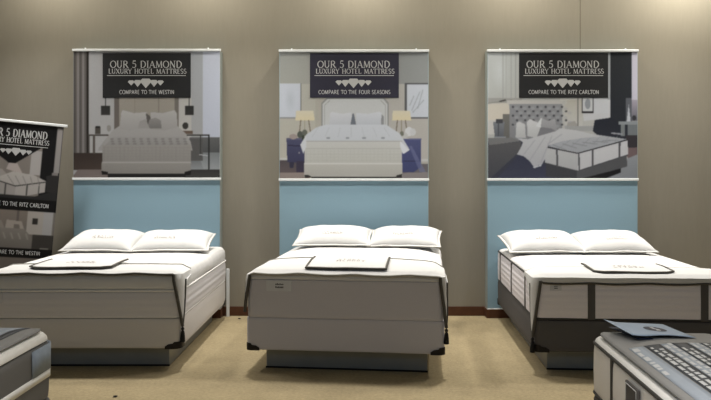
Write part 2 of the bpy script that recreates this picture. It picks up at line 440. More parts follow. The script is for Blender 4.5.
def art_arched_headboard():
    a = Art(279.5, 51.5, 428.2, 178.5, base=(182, 177, 165))
    a.rect(279, 51, 429, 84, (166, 166, 160), (170, 169, 160)); a.rect(398, 51, 429, 84, (150, 152, 150), (152, 153, 150))
    a.rect(279, 84, 315, 158, (186, 183, 172), (192, 186, 172)); a.rect(387, 84, 429, 160, (184, 180, 172), (188, 182, 174))
    a.rect(299.5, 83.5, 301.3, 119, (118, 118, 116)); a.rect(279, 83.5, 300, 118, (206, 209, 216)); a.rect(279, 117, 300, 118.3, (150, 150, 150))
    a.glow(290, 100, 6, 14, (188, 192, 198), .7)
    a.rect(405, 83, 429, 118.4, (92, 92, 94)); a.rect(407, 84.6, 429, 116.8, (205, 208, 214))
    for p in ((412, 110, 420, 92), (413, 112, 424, 100), (410, 105, 414, 96), (418, 108, 423, 90)): a.line(*p, 1.1, (164, 168, 172), .7)
    # headboard
    a.poly([(321, 140), (321, 103), (327, 97), (384, 97), (389, 103), (389, 140)], (150, 149, 146))
    a.poly([(322.4, 140), (322.4, 104), (328, 98.4), (383, 98.4), (387.4, 104), (387.4, 140)], (204, 204, 202))
    a.line(324.6, 130, 324.6, 105, .6, (158, 157, 154)); a.line(324.6, 105, 329.5, 100.4, .6, (158, 157, 154)); a.line(385.4, 130, 385.4, 105, .6, (158, 157, 154)); a.line(385.4, 105, 381, 100.4, .6, (158, 157, 154))
    # lamps
    for x in (304.5, 401.5):
        a.poly([(x - 9.3, 120), (x - 8.6, 110.3), (x + 8.6, 110.3), (x + 10, 120)], (220, 210, 186), (226, 212, 176))
        a.line(x - 4, 120, x - 5.5, 134, 1, (124, 112, 98)); a.line(x + 4, 120, x + 6, 133, 1, (124, 112, 98)); a.line(x, 120, x, 133, .8, (150, 138, 122))
    # floor
    a.rect(279, 157, 306, 159.3, (206, 203, 196)); a.rect(279, 159.3, 306, 172, (92, 84, 86), (104, 92, 92)); a.rect(279, 171.5, 310, 179, (156, 142, 134), (148, 134, 126))
    a.rect(400, 158, 429, 160.5, (200, 197, 192)); a.rect(400, 163, 429, 179, (112, 106, 108)); a.poly([(396, 172), (429, 171), (429, 179), (396, 179)], (142, 134, 132))
    # night stands
    a.poly([(286.2, 138), (305, 138), (305, 162), (287, 161)], (82, 82, 108), (66, 66, 92)); a.rect(286, 137.4, 305, 139, (98, 97, 118)); a.line(288, 144.5, 304, 145.5, .9, (48, 48, 68)); a.ell(299, 152, .9, 1, (150, 146, 150))
    a.poly([(289, 161), (294, 161), (293, 167), (289.6, 167)], (58, 56, 74)); a.rect(296, 160, 305, 171, (66, 60, 76))
    a.poly([(402, 138), (421, 138), (421, 166), (414, 171), (402, 171)], (84, 88, 124), (70, 74, 112)); a.rect(409, 137.6, 421.4, 139, (108, 110, 140)); a.line(404, 160, 420, 160, .8, (56, 58, 86))
    a.poly([(409, 145), (412, 145), (426, 171), (420, 171)], (118, 122, 156), a=.6)
    a.ell(300, 134, 3, 3.4, (88, 92, 84)); a.ell(304.5, 132, 2.6, 3, (104, 106, 96)); a.ell(293, 136, 4, 2.6, (166, 152, 146)); a.ell(303, 137, 1.6, 2.4, (60, 66, 56))
    a.ell(409, 131, 4, 4.6, (216, 215, 214)); a.ell(413, 131.5, 3, 3.6, (206, 205, 204)); a.ell(405, 135, 3, 3, (196, 194, 190)); a.ell(402, 133, 2, 2.4, (120, 120, 108))
    # bed
    a.poly([(329, 126), (330, 113), (332, 111.5), (342, 113.5), (351, 112), (353, 126)], (216, 216, 218), (196, 197, 202))
    a.poly([(356, 126), (356, 112.5), (368, 113.5), (379, 111.5), (382, 113), (382.5, 126)], (216, 217, 220), (194, 196, 202))
    a.poly([(350, 126), (352.5, 113), (353.8, 113), (356.5, 126)], (116, 120, 128)); a.poly([(381.5, 114), (384, 116), (384, 128), (381, 128)], (150, 150, 150))
    a.poly([(326, 124), (386, 124), (400, 133), (410, 149), (404, 153), (401, 145), (306, 145), (303, 153), (300, 144), (306, 134), (316, 127)], (210, 212, 216), (200, 202, 205))
    for x in (328, 347.5, 364, 383): a.ell(x, 137.3, 2, 1.1, (150, 152, 155), .9)
    for k in range(7): a.line(318 + k * 11, 127, 312 + k * 13, 136, .7, (190, 192, 196), .7)
    a.rect(304.5, 140, 402, 163, (206, 204, 198), (196, 193, 184))
    a.line(304.5, 140.4, 402, 140.4, .8, (178, 176, 172)); a.line(304.5, 147.8, 402, 147.8, .7, (186, 184, 178))
    for k in range(24): a.rect(306 + k * 4, 148, 306.5 + k * 4, 161, (186, 184, 176), a=.55)
    for k in range(4): a.rect(304.5, 150 + k * 3, 402, 150.5 + k * 3, (186, 184, 176), a=.55)
    a.rect(304, 162, 402.3, 163.2, (216, 213, 206)); a.rect(304, 163.2, 402.3, 175.5, (194, 190, 181), (182, 178, 169))
    a.poly([(304, 173.5), (309, 174), (311.5, 176), (305, 176.5)], (52, 50, 48)); a.poly([(402.3, 172.8), (397, 174), (395.5, 176.5), (402, 176.5)], (52, 50, 48)); a.rect(311, 175.5, 396, 177.4, (74, 72, 70))
    a.poly([(400, 140), (409.5, 149.5), (403, 153), (400.5, 147)], (224, 225, 227)); a.poly([(306, 134), (300, 144), (303, 152.5), (306, 146)], (214, 215, 216))
    a.blur(2); a.noise(1.5, 4)
    return a

def art_tufted_headboard():
    a = Art(488, 51.5, 637.7, 179, base=(180, 179, 174))
    a.rect(487, 51, 520, 101, (196, 198, 195), (186, 186, 180)); a.glow(500, 70, 9, 22, (208, 211, 209), .8)
    for x, c in ((503.2, 164), (506.4, 176), (511, 168), (515.8, 158)): a.rect(x - .7, 51, x + .7, 99, (c, c, c - 4), a=.6)
    a.rect(487, 98, 522, 103, (166, 164, 158)); a.line(500, 101.7, 505, 100.5, 1.6, (64, 62, 60)); a.line(488, 103.5, 512, 100, 1, (130, 128, 122), .6)
    # lamp
    a.poly([(488, 122), (488, 104), (508.6, 103), (511, 122)], (208, 200, 186), (214, 204, 188)); a.rect(488, 120, 502, 134, (202, 198, 192)); a.rect(503, 114, 517, 139, (120, 117, 112), (106, 104, 100))
    a.poly([(493, 122), (504.5, 122), (503.5, 138), (495, 138)], (126, 128, 132), (96, 98, 104)); a.rect(496, 119, 503, 123, (72, 72, 76)); a.line(498.5, 123, 498.5, 138, 1.2, (84, 86, 92)); a.rect(494, 136.5, 506, 139.5, (142, 144, 148))
    # right side
    a.rect(560, 98, 610, 130, (196, 194, 188), (188, 186, 180)); a.rect(563, 100, 583, 128, (190, 184, 172), (200, 198, 192))
    a.poly([(566, 128), (568, 122), (575, 121), (580, 128)], (168, 164, 158)); a.rect(577.5, 98, 578.6, 126, (130, 128, 124)); a.rect(563, 126, 596, 131, (166, 166, 164))
    a.rect(582.5, 98, 593.5, 112.8, (206, 206, 206)); a.rect(582, 98, 583, 113, (70, 68, 70)); a.rect(592.7, 98, 593.7, 113, (70, 68, 70)); a.rect(582, 111.5, 594, 113.2, (48, 46, 50)); a.ell(588, 104, 2.8, 5.2, (150, 153, 158))
    a.rect(594, 98, 611, 119, (206, 206, 208)); a.poly([(583, 113.5), (610, 113.5), (610, 118.5), (596, 119.5), (584, 121)], (204, 203, 204))
    a.rect(608, 51, 610.6, 100, (172, 174, 176))
    a.rect(610.6, 51, 632, 136, (40, 43, 46), (44, 47, 54)); a.poly([(595, 120), (612, 117.5), (637, 134), (637, 147), (628, 146), (600, 137), (593, 131)], (40, 43, 52), (50, 52, 60))
    a.rect(632, 51, 638, 118, (202, 197, 208)); a.rect(626, 98, 632, 122, (96, 98, 104)); a.poly([(627, 122), (629, 104), (631, 122)], (200, 202, 208)); a.rect(632, 100, 638, 121, (170, 162, 172), (110, 108, 116)); a.ell(634.5, 118, 2, 2.6, (58, 58, 62))
    a.rect(619, 121.5, 638, 124.5, (146, 150, 152)); a.rect(621, 124.5, 625, 136, (128, 132, 132)); a.rect(628, 124.5, 638, 135, (118, 122, 124)); a.rect(626, 135, 638, 148, (58, 54, 58)); a.line(612, 133, 622, 134, 1.6, (156, 156, 162))
    a.poly([(622, 148), (638, 147), (638, 158), (630, 160)], (116, 98, 98))
    # headboard
    a.poly([(507, 100.5), (567, 100.5), (567, 104), (507, 104)], (196, 192, 186)); a.rect(562.3, 100.5, 565, 134, (190, 188, 182)); a.rect(509.5, 104, 562.5, 140, (150, 150, 152), (132, 132, 134))
    for r_ in range(5):
        for k in range(7):
            x, y = 513 + k * 8.2 + (r_ % 2) * 4.1, 107 + r_ * 4.4
            a.ell(x, y, 1.2, 1.1, (72, 72, 76), .85); a.ell(x + 3.6, y + 1.6, 2.0, 1.5, (172, 172, 174), .45)
    # night stand and floor
    a.rect(487, 140, 560, 180, (66, 68, 78), (60, 62, 74)); a.poly([(487, 138), (512, 137.5), (521, 141), (489, 145)], (122, 121, 120)); a.poly([(487, 145), (521, 141.5), (521, 150), (490, 178), (487, 178)], (92, 91, 92), (74, 74, 80))
    a.poly([(521, 152), (548, 166), (580, 178), (560, 180), (495, 180)], (58, 60, 76), (66, 68, 84))
    a.poly([(560, 180), (585, 176), (628, 158), (638, 154), (638, 180)], (150, 153, 156), (134, 136, 140))
    # mattress and box
    a.poly([(546, 160), (578, 169), (627, 154.5), (627.5, 166), (580, 180), (546, 175)], (88, 88, 90)); a.poly([(546, 162), (577, 170), (577, 180), (546, 176)], (68, 68, 72))
    a.poly([(582, 178), (621, 168), (621, 172), (600, 180)], (28, 28, 30))
    a.poly([(545, 146), (578, 153), (578, 170.5), (545, 162.5)], (192, 191, 190), (178, 177, 177)); a.poly([(578, 153), (628, 139.5), (628.3, 154), (578, 170.5)], (206, 204, 205), (196, 194, 195))
    a.poly([(548, 146), (575, 133), (597, 134.5), (627.5, 139), (578, 152.6)], (176, 177, 180), (164, 165, 168))
    for k in range(6): a.line(553 + k * 10, 144.5 - k * .8, 566 + k * 10.5, 149.5 - k * 1.9, 1.0, (140, 141, 145), .8); a.line(560 + k * 11, 147.5 - k * 1.0, 575 + k * 8.5, 136.5 - k * .1, .7, (146, 147, 150), .6)
    a.line(545, 146.5, 578, 153, 1.0, (48, 48, 52)); a.line(578, 153, 628, 139.6, 1.0, (48, 48, 52)); a.line(545, 162.5, 578, 170.5, .8, (72, 72, 76)); a.line(578, 170.5, 628, 154.5, .8, (72, 72, 76))
    for x0, y0, x1, y1, w in ((557, 149, 557.5, 165.5, 1.8), (579, 153.4, 579.5, 170, 1.6), (593, 149.5, 592.8, 165.8, 2), (620, 142.4, 619.6, 157, 1.9)): a.line(x0, y0, x1, y1, w, (86, 85, 88))
    # pillows and duvet
    a.poly([(515.6, 137.5), (516.5, 123), (519, 121.5), (525, 124), (526, 138)], (206, 205, 203), (184, 183, 182))
    a.poly([(527.5, 136), (527, 122), (530, 119), (541, 124), (538, 138)], (212, 211, 210), (186, 185, 184)); a.poly([(536, 126), (541, 118), (546, 121), (542, 128)], (216, 216, 215)); a.poly([(541, 126), (542, 118), (548, 121), (555, 118.5), (557.5, 131), (545, 134)], (172, 171, 172), (146, 145, 147)); a.poly([(537, 137), (541, 127), (552, 128.5), (557, 132), (546, 136)], (128, 127, 130))
    a.poly([(517, 138), (528, 139), (556, 131), (560, 128), (578, 130.5), (603, 136.5), (585, 137.5), (562, 141), (548, 145.5), (545.5, 158), (541, 166), (538.5, 164.5), (535, 168), (530, 161), (524, 156), (517, 154), (521, 147), (523, 142)], (198, 197, 197), (176, 175, 178))
    for p in ((545, 137, 530, 160), (535, 140, 524, 154), (552, 136, 541, 162), (562, 134, 548, 144)): a.line(*p, 1.1, (164, 163, 166), .6)
    a.line(534, 167, 541, 165, 1.2, (196, 196, 200))
    a.blur(2); a.noise(1.5, 5)
    return a

# ------------------------------------------------------------------ setting
def struct(name, bm, m, bevel=0):
    o = obj(name, bm, m, None, smooth=False, bevel=bevel); o['kind'] = 'structure'; return o

struct('floor', box(-9, 9, -4, WALL_Y + .1, -.1, 0), M['carpet'])
struct('wall_back', box(-9, 9, WALL_Y, WALL_Y + .12, 0, 4.1), M['wall'])
struct('ceiling', box(-9, 9, -4, WALL_Y + .12, 4.1, 4.2), M['ceiling'])
struct('wall_left', box(-9.12, -9, -4, WALL_Y + .12, 0, 4.1), M['wall'])
struct('wall_right', box(9, 9.12, -4, WALL_Y + .12, 0, 4.1), M['wall'])
struct('wall_front', box(-9, 9, -4.12, -4, 0, 4.1), M['wall'])
struct('baseboard_back', box(-9, 9, WALL_Y - .014, WALL_Y - .001, 0.001, .100), M['brown'], .003)

# ------------------------------------------------------------------ wall panels, posters
POSTER_GAIN = np.array((.74, .78, .84))
def panel(x0, x1, where):
    xc = (PX(x0, PANEL_Y) + PX(x1, PANEL_Y)) / 2; w = PX(x1, PANEL_Y) - PX(x0, PANEL_Y)
    t = thing('partition', f'tall pale blue fabric wall panel {where}', 'panel', (xc, PANEL_Y, 0), group='blue wall panels behind the beds')
    d = WALL_Y - PANEL_Y - .001
    zt = PZ(49.8, PANEL_Y)
    obj('panel_body', box(-w / 2, w / 2, 0, d, .098, zt), M['blue'], t, bevel=.006)
    for sx in (-1, 1): obj('side_cheek', box(sx * w / 2 - .004, sx * w / 2 + .004, .004, d, .098, zt - .006), M['cheek'], t, bevel=.001, label='pale grey side edge')
    obj('edge_trim', box(-w / 2 - .004, w / 2 + .004, -.004, d, .092, .104), M['rail'], t, bevel=.002, label='thin white trim strip')
    obj('plinth', box(-w / 2 - .012, w / 2 + .012, -.008, d, 0.001, .092), M['brown'], t, bevel=.003, label='brown plinth')
    return xc, w

def poster(x0, x1, art, hotel, hx0, hx1, tx0, tx1, navy, label, ytop=50.2, ybot=179.4):
    Y = PANEL_Y - .012
    m = Y / F
    xc = PX((x0 + x1) / 2, Y); w = (x1 - x0) * m
    zb, zt = PZ(ybot, Y), PZ(ytop, Y)
    t = thing('poster', label, 'poster', (xc, PANEL_Y, zb), group='bedroom posters above the beds')
    h = zt - zb
    lx = lambda p: PX(p, Y) - xc
    lz = lambda p: PZ(p, Y) - zb
    obj('backing_board', box(-w / 2, w / 2, -.010, -.001, .002, h - .002), M['rail'], t, smooth=False)
    art.mesh('printed_picture', w, h, -.0115, t, POSTER_GAIN, M['print'])
    for z in (0, h):
        bm = bmesh.new(); add_box(bm, -w / 2 - .012, w / 2 + .012, -.024, -.0005, z - .0135, z + .0135)
        obj('rail', bm, M['rail'], t, bevel=.006, label='white clamp rail')
    # hanging clips on the top rail
    for s in (-.42, .42):
        bm = bmesh.new(); add_lathe(bm, [(.004, 0), (.009, .002), (.010, .007), (.006, .012)], (s * w, -.012, h + .0135), 12)
        obj('rail_clip', bm, M['rail'], t)
    tb = obj('title_block', box(lx(tx0), lx(tx1), -.0150, -.0120, lz(97.8), lz(53.2)), M['title_navy' if navy else 'title_black'], t, smooth=False, label='dark title block')
    yt = -.0156
    wd = tx1 - tx0
    words('title_lettering', 'OUR 5 DIAMOND', lx(tx0 + wd * .085), lx(tx0 + wd * .905), lz(67.7), lz(61.0), yt, tb, 'pale serif lettering', th=.15, tn=.075)
    words('title_lettering', 'LUXURY HOTEL MATTRESS', lx(tx0 + wd * .065), lx(tx0 + wd * .955), lz(73.6), lz(68.9), yt, tb, 'pale serif lettering', th=.16, tn=.08)
    obj('divider', box(lx(tx0 + wd * .05), lx(tx0 + wd * .945), yt, yt + .0004, lz(75.9), lz(75.3)), M['letter'], tb, smooth=False, label='thin pale line')
    diamonds(tb, lx(tx0 + wd * .49), lz(78.6), m, yt)
    words('hotel_lettering', hotel, lx(hx0), lx(hx1), lz(94.0), lz(90.2), yt, tb, 'pale sans serif lettering', serif=False, th=.16)
    return t

panel(73.5, 219.8, 'behind the left bed')
panel(279.5, 428.3, 'behind the middle bed')
panel(487.6, 637.6, 'behind the right bed')
poster(73.5, 219.8, art_square_headboard(), 'COMPARE TO THE WESTIN', 119.5, 174.5, 102.8, 190.8, False,
       'poster of a bed between two hanging lamps, over the left bed', 50.2, 179.0)
poster(279.8, 428.0, art_arched_headboard(), 'COMPARE TO THE FOUR SEASONS', 318.5, 390.5, 310, 398.8, True,
       'poster of a white bed between lit table lamps, over the middle bed', 50.9, 179.8)
poster(488, 637.4, art_tufted_headboard(), 'COMPARE TO THE RITZ CARLTON', 528.5, 599, 519, 608, False,
       'poster of a bed with tufted grey headboard, over the right bed', 50.8, 179.6)

# ------------------------------------------------------------------ leaning banner
def banner():
    Yb = 7.02; m = Yb / F
    W, H = 86 * m, 206 * m
    t = thing('banner_stand', 'tilted black roll-up banner with two bedroom pictures, left of the left bed', 'banner',
              (-3.537, Yb, 0), R(14))
    a = Art(-22, 0, 64, 188, ss=2.2, base=(22, 22, 22))
    # upper picture (bed with quilted mattress), black wedge over it
    a.rect(-22, 22, 58, 72, (128, 122, 118), (120, 116, 112)); a.rect(46, 2, 58, 72, (20, 20, 22)); a.rect(58.4, 2, 63.6, 46, (150, 146, 146), (140, 138, 138)); a.rect(36, 26, 46, 50, (166, 164, 164))
    a.poly([(-22, 2), (58, 2), (58, 8), (46, 22), (19, 42), (0, 29), (-22, 14)], (16, 16, 17))
    a.rect(-22, 38, 8, 50, (132, 126, 122)); a.poly([(14, 46), (16, 40), (24, 40), (30, 50)], (170, 162, 160)); a.poly([(-22, 46), (10, 46), (16, 52), (8, 60), (-22, 62)], (150, 146, 143))
    a.poly([(4, 56), (20, 48), (40, 50), (52, 55), (52, 66), (24, 74), (8, 70)], (172, 169, 167), (160, 157, 156)); a.poly([(8, 58), (24, 62), (24, 74), (8, 70)], (150, 147, 146)); a.line(24, 62, 52, 56, 1, (60, 60, 60)); a.line(8, 58, 24, 62, 1, (60, 60, 60)); a.line(35, 60, 35, 70, 1.2, (70, 70, 70)); a.line(46, 57, 46, 67, 1.2, (70, 70, 70)); a.line(15, 60, 15, 71, 1.2, (70, 70, 70))
    for k in range(5): a.line(16 + k * 7, 52, 22 + k * 6, 60, .8, (136, 134, 134))
    a.rect(-22, 71, 64, 76, (52, 52, 52)); a.poly([(-22, 62), (8, 71), (40, 72), (56, 66), (64, 60), (64, 76), (-22, 76)], (40, 40, 41)); a.poly([(52, 50), (64, 46), (64, 66), (53, 66)], (44, 43, 44)); a.rect(57, 46, 63, 49, (120, 116, 116))
    a.rect(-22, 74, 64, 85.5, (13, 13, 14))
    # lower picture
    a.rect(-22, 85.5, 64, 122, (112, 108, 104)); a.rect(-22, 85.5, 38, 100, (122, 114, 108), (114, 108, 103)); a.rect(28, 85.5, 30, 98, (96, 90, 86)); a.rect(38, 85.5, 53, 108, (160, 156, 152)); a.rect(53, 85.5, 62, 112, (158, 158, 160)); a.rect(43, 92, 48, 98, (46, 44, 42))
    a.poly([(18, 104), (19, 95), (33, 96), (36, 104)], (152, 146, 140)); a.poly([(-22, 96), (14, 96), (18, 104), (-22, 104)], (132, 127, 122)); a.poly([(26, 104), (26, 99), (31, 99), (32, 104)], (112, 107, 103))
    a.poly([(-22, 103), (36, 103), (44, 112), (44, 124), (-22, 124)], (126, 122, 118), (104, 101, 98))
    for k in range(9): a.line(-18 + k * 7, 108, -16 + k * 7, 113, 1.6, (150, 147, 143), .6)
    a.rect(44, 108, 64, 126, (58, 56, 54)); a.rect(52, 121, 60, 124, (120, 118, 114))
    a.rect(-22, 122, 64, 131.5, (12, 12, 13))
    a.rect(-22, 131.5, 64, 176, (104, 98, 94), (84, 80, 77)); a.poly([(-22, 150), (30, 146), (50, 156), (50, 176), (-22, 176)], (124, 120, 116)); a.line(0, 146, 44, 158, 1.0, (90, 86, 83))
    a.rect(-22, 176, 64, 188, (14, 14, 14))
    a.blur(2)
    z0 = .12
    hh = H - z0
    a.mesh('printed_sheet', W, hh, -.004, t, .95, M['print']).location.z = z0
    obj('sheet_backing', box(-W / 2, W / 2, -.0035, -.0005, z0, H), M['banner_black'], t, smooth=False)
    bm = bmesh.new(); add_box(bm, -W / 2 - .03, W / 2 + .035, -.018, .012, H - .005, H + .022)
    obj('top_rail', bm, M['rail'], t, bevel=.006, label='white top rail')
    k = hh / 188.0; kx = W / 86.0
    lx = lambda s: (s - 21) * kx
    lz = lambda v: H - v * k
    words('title_lettering', 'OUR 5 DIAMOND', lx(-6), lx(49.8), lz(14.2), lz(7.0), -.0046, t, 'pale serif lettering', th=.16, tn=.085)
    words('title_lettering', 'LUXURY HOTEL MATTRESS', lx(-8), lx(52), lz(20.0), lz(15.4), -.0046, t, 'pale serif lettering', th=.17, tn=.09)
    obj('divider', box(lx(-9), lx(51), -.0046, -.0042, lz(22.6), lz(22.0)), M['letter'], t, smooth=False, label='thin pale line')
    diamonds(t, lx(21.5), lz(25.0), k * .80, -.0046)
    words('hotel_lettering', 'COMPARE TO THE RITZ CARLTON', lx(-6), lx(57), lz(81.4), lz(77.6), -.0046, t, 'pale sans serif lettering', serif=False, th=.17)
    words('hotel_lettering', 'COMPARE TO THE WESTIN', lx(4), lx(53), lz(128.1), lz(124.6), -.0046, t, 'pale sans serif lettering', serif=False, th=.17)
    tilt = Matrix.Rotation(R(5), 4, 'Y')                 # the sheet and its rail lean to the right
    for ch in list(t.children):
        ch.location = tilt @ ch.location; ch.rotation_euler = (0, R(5), 0)
    obj('base_cassette', box(-W / 2 - .02, W / 2 + .02, -.05, .05, .03, z0 + .01), M['steel'], t, bevel=.012)
    for s in (-1, 1): obj('foot', box(s * .3 - .02, s * .3 + .02, -.16, .16, .001, .031), M['steel'], t, bevel=.004)
    obj('support_pole', tube([(0, .022, .1), (H * math.sin(R(5)), .018, H * math.cos(R(5)) - .01)], .008), M['steel'], t)
banner()

# ------------------------------------------------------------------ beds
def rrect(w, l, r, nc=6, ne=10):
    """rounded rectangle, anticlockwise, as a list of (x, y)"""
    pts = []
    hw, hl = w / 2, l / 2
    cs = [(hw - r, -hl + r, -90), (hw - r, hl - r, 0), (-hw + r, hl - r, 90), (-hw + r, -hl + r, 180)]
    for i, (cx, cy, a0) in enumerate(cs):
        arc = [(cx + r * math.cos(R(a0 + 90 * k / nc)), cy + r * math.sin(R(a0 + 90 * k / nc))) for k in range(nc + 1)]
        pts += arc
        nx, ny, na = cs[(i + 1) % 4]
        q = (nx + r * math.cos(R(na)), ny + r * math.sin(R(na)))
        p = arc[-1]
        for k in range(1, ne): pts.append((p[0] + (q[0] - p[0]) * k / ne, p[1] + (q[1] - p[1]) * k / ne))
    return pts

def slab(w, l, r, prof, crown=0.0, wob=0.0, seed=0):
    """stack of rounded-rectangle rings (inset, z), closed below, crowned on top"""
    bm = bmesh.new()
    rings = []
    for ins, z in prof:
        ring = []
        for (x, y) in rrect(w - 2 * ins, l - 2 * ins, max(r - ins, .012)):
            d = wob * noise.noise(Vector((x * 4, y * 4, z * 9 + seed)))
            k = 1 + d / max(abs(x), abs(y), .3)
            ring.append(bm.verts.new((x * k, y * k, z)))
        rings.append(ring)
    zl = prof[-1][1]
    base = [v.co.copy() for v in rings[-1]]
    steps = (.97, .92, .85, .75, .62, .46, .28, .1) if crown else (.6, .1)
    for s in steps:
        rings.append([bm.verts.new((c.x * s, c.y * s, zl + crown * (1 - s ** 5) + (wob * .5 * noise.noise(Vector((c.x * s * 5, c.y * s * 5, seed))) if crown else 0))) for c in base])
    n = len(rings[0])
    for A, B in zip(rings, rings[1:]):
        for k in range(n): bm.faces.new((A[k], A[(k + 1) % n], B[(k + 1) % n], B[k]))
    bm.faces.new(rings[-1]); bm.faces.new(list(reversed(rings[0])))
    bmesh.ops.recalc_face_normals(bm, faces=bm.faces)
    return bm

def ring_tube(w, l, r, z, rad, out=0.0):
    return tube([(x, y, z) for x, y in rrect(w + 2 * out, l + 2 * out, r + out)], rad, 8, closed=True)

class Bed:
    def __init__(s, X, Y, deg, w=1.52, l=2.03):
        s.X, s.Y, s.w, s.l = X, Y, w, l        # X, Y: middle of the foot edge
        s.rz = -R(deg)
        s.c = Vector((X, Y, 0)) + Matrix.Rotation(s.rz, 3, 'Z') @ Vector((0, l / 2, 0))
    def at(s, x, y, z):
        return Vector(s.c) + Matrix.Rotation(s.rz, 3, 'Z') @ Vector((x, y, z))
    def thing(s, name, label, cat, group, loc=(0, 0, 0), rot=0.0):
        return thing(name, label, cat, s.at(*loc), s.rz + rot, group)
    def top(s, x, y):
        k = min(1, max(abs(2 * x / s.w), abs(2 * y / s.l)))
        return s.ztop + s.crown * (1 - k ** 5)

def bed_base(b, label, h, ins=(.12, .13)):
    t = b.thing('bed_plinth', label, 'bed plinth', 'bed plinths on the carpet')
    w, l = b.w - 2 * ins[0], b.l - 2 * ins[1]
    T = .02
    for nm, bx in (('foot_panel', (-w / 2, w / 2, -l / 2, -l / 2 + T)), ('head_panel', (-w / 2, w / 2, l / 2 - T, l / 2)),
                   ('side_panel', (-w / 2, -w / 2 + T, -l / 2 + T, l / 2 - T)), ('side_panel', (w / 2 - T, w / 2, -l / 2 + T, l / 2 - T))):
        obj(nm, box(*bx, .001, h - .012), M['base'], t, bevel=.003)
    obj('deck', box(-w / 2 + .001, w / 2 - .001, -l / 2 + .001, l / 2 - .001, h - .012, h - .001), M['base'], t, smooth=False)
    obj('shadow_strip', box(-w / 2 - .004, w / 2 + .004, -l / 2 - .004, -l / 2, .001, .014), M['guard'], t, smooth=False, label='black strip for the shadow line at the floor')  # black strip stands in for the thin shadow line along the floor
    return t

def box_spring(b, label, z0, z1, mat, r=.05, guards=True, gx=.10, edge=.016, grow=0.0):
    t = b.thing('box_spring', label, 'box spring', 'box springs under the mattresses', (0, 0, z0))
    h = z1 - z0
    w, l = b.w + grow, b.l
    prof = [(.014, 0), (.004, .006), (0, .02)] + [(.0, .02 + (h - .04) * k / 4) for k in range(1, 5)] + [(edge * .3, h - .006), (edge, h - .001)]
    obj('fabric_cover', slab(w, l, r, prof, 0, .003, z0 * 10 + b.X), mat, t)
    if guards:
        for sx in (-1, 1):
            for sy in (-1, 1):
                bm = bmesh.new()
                cx, cy = sx * (w / 2 - r), sy * (l / 2 - r)
                pts = [(cx - sx * gx * .6, cy + sy * r, .018), (cx - sx * gx * .35, cy + sy * r, .034), (cx, cy + sy * r, .040)]
                a0, a1 = math.atan2(sy, 0), math.atan2(0, sx)
                if sx < 0 and sy < 0: a0, a1 = -math.pi / 2, -math.pi
                for k in range(1, 8):
                    a = a0 + (a1 - a0) * k / 8
                    pts.append((cx + r * math.cos(a), cy + r * math.sin(a), .052))
                pts += [(cx + sx * r, cy, .040), (cx + sx * r, cy - sy * gx * .35, .034), (cx + sx * r, cy - sy * gx * .6, .018)]
                ctr = Vector((cx, cy))
                cols = []
                for (x, y, hh) in pts:
                    o = Vector((x, y)) - ctr
                    onx = abs(x - (cx + sx * r)) < 1e-6 and abs(y - cy) > 1e-6
                    ony = abs(y - (cy + sy * r)) < 1e-6 and abs(x - cx) > 1e-6
                    nrm = Vector((sx, 0)) if onx else Vector((0, sy)) if ony else o.normalized()
                    out = Vector((x, y)) + nrm * .005; inn = Vector((x, y)) - nrm * .012
                    cols.append([bm.verts.new((inn.x, inn.y, -.003)), bm.verts.new((out.x, out.y, -.003)), bm.verts.new((out.x, out.y, hh)), bm.verts.new((inn.x, inn.y, hh))])
                for A, B in zip(cols, cols[1:]):
                    for k in range(4): bm.faces.new((A[k], A[(k + 1) % 4], B[(k + 1) % 4], B[k]))
                bm.faces.new(cols[0]); bm.faces.new(list(reversed(cols[-1])))
                bmesh.ops.recalc_face_normals(bm, faces=bm.faces)
                obj('corner_guard', bm, M['guard'], t, label='black plastic corner guard')
    return t

def pillow_mesh(a, b, T, seed):
    NU, NV = 28, 22
    bm = bmesh.new()
    def P(u, v, s):
        x = a * u * (1 - .05 * (1 - v * v)); y = b * v * (1 - .09 * (1 - u * u))
        e = max(0, (1 - abs(u) ** 3.4)) ** .52 * max(0, (1 - abs(v) ** 3.2)) ** .52
        z = (T * .60 if s > 0 else -T * .40) * e
        z += (.012 * e if s > 0 else .004 * e) * noise.noise(Vector((x * 7, y * 7, seed + s))) * 1.0
        z += .010 * noise.noise(Vector((x * 5, y * 5, seed))) * (1 - e)
        # creases running in from the corners
        z += s * .006 * math.sin((x * 9 - abs(y) * 16 + seed)) * (abs(u) ** 3) * e
        return (x, y, z)
    us = [math.sin(math.pi / 2 * (-1 + 2 * i / NU)) for i in range(NU + 1)]
    vs = [math.sin(math.pi / 2 * (-1 + 2 * j / NV)) for j in range(NV + 1)]
    T_ = {}; B_ = {}
    for i, u in enumerate(us):
        for j, v in enumerate(vs):
            T_[i, j] = bm.verts.new(P(u, v, 1))
            edge = i in (0, NU) or j in (0, NV)
            B_[i, j] = T_[i, j] if edge else bm.verts.new(P(u, v, -1))
    for i in range(NU):
        for j in range(NV):
            bm.faces.new((T_[i, j], T_[i + 1, j], T_[i + 1, j + 1], T_[i, j + 1]))
            bm.faces.new((B_[i, j], B_[i, j + 1], B_[i + 1, j + 1], B_[i + 1, j]))
    rim = [T_[i, 0].co.copy() for i in range(NU)] + [T_[NU, j].co.copy() for j in range(NV)] + [T_[i, NV].co.copy() for i in range(NU, 0, -1)] + [T_[0, j].co.copy() for j in range(NV, 0, -1)]
    return bm, rim, P

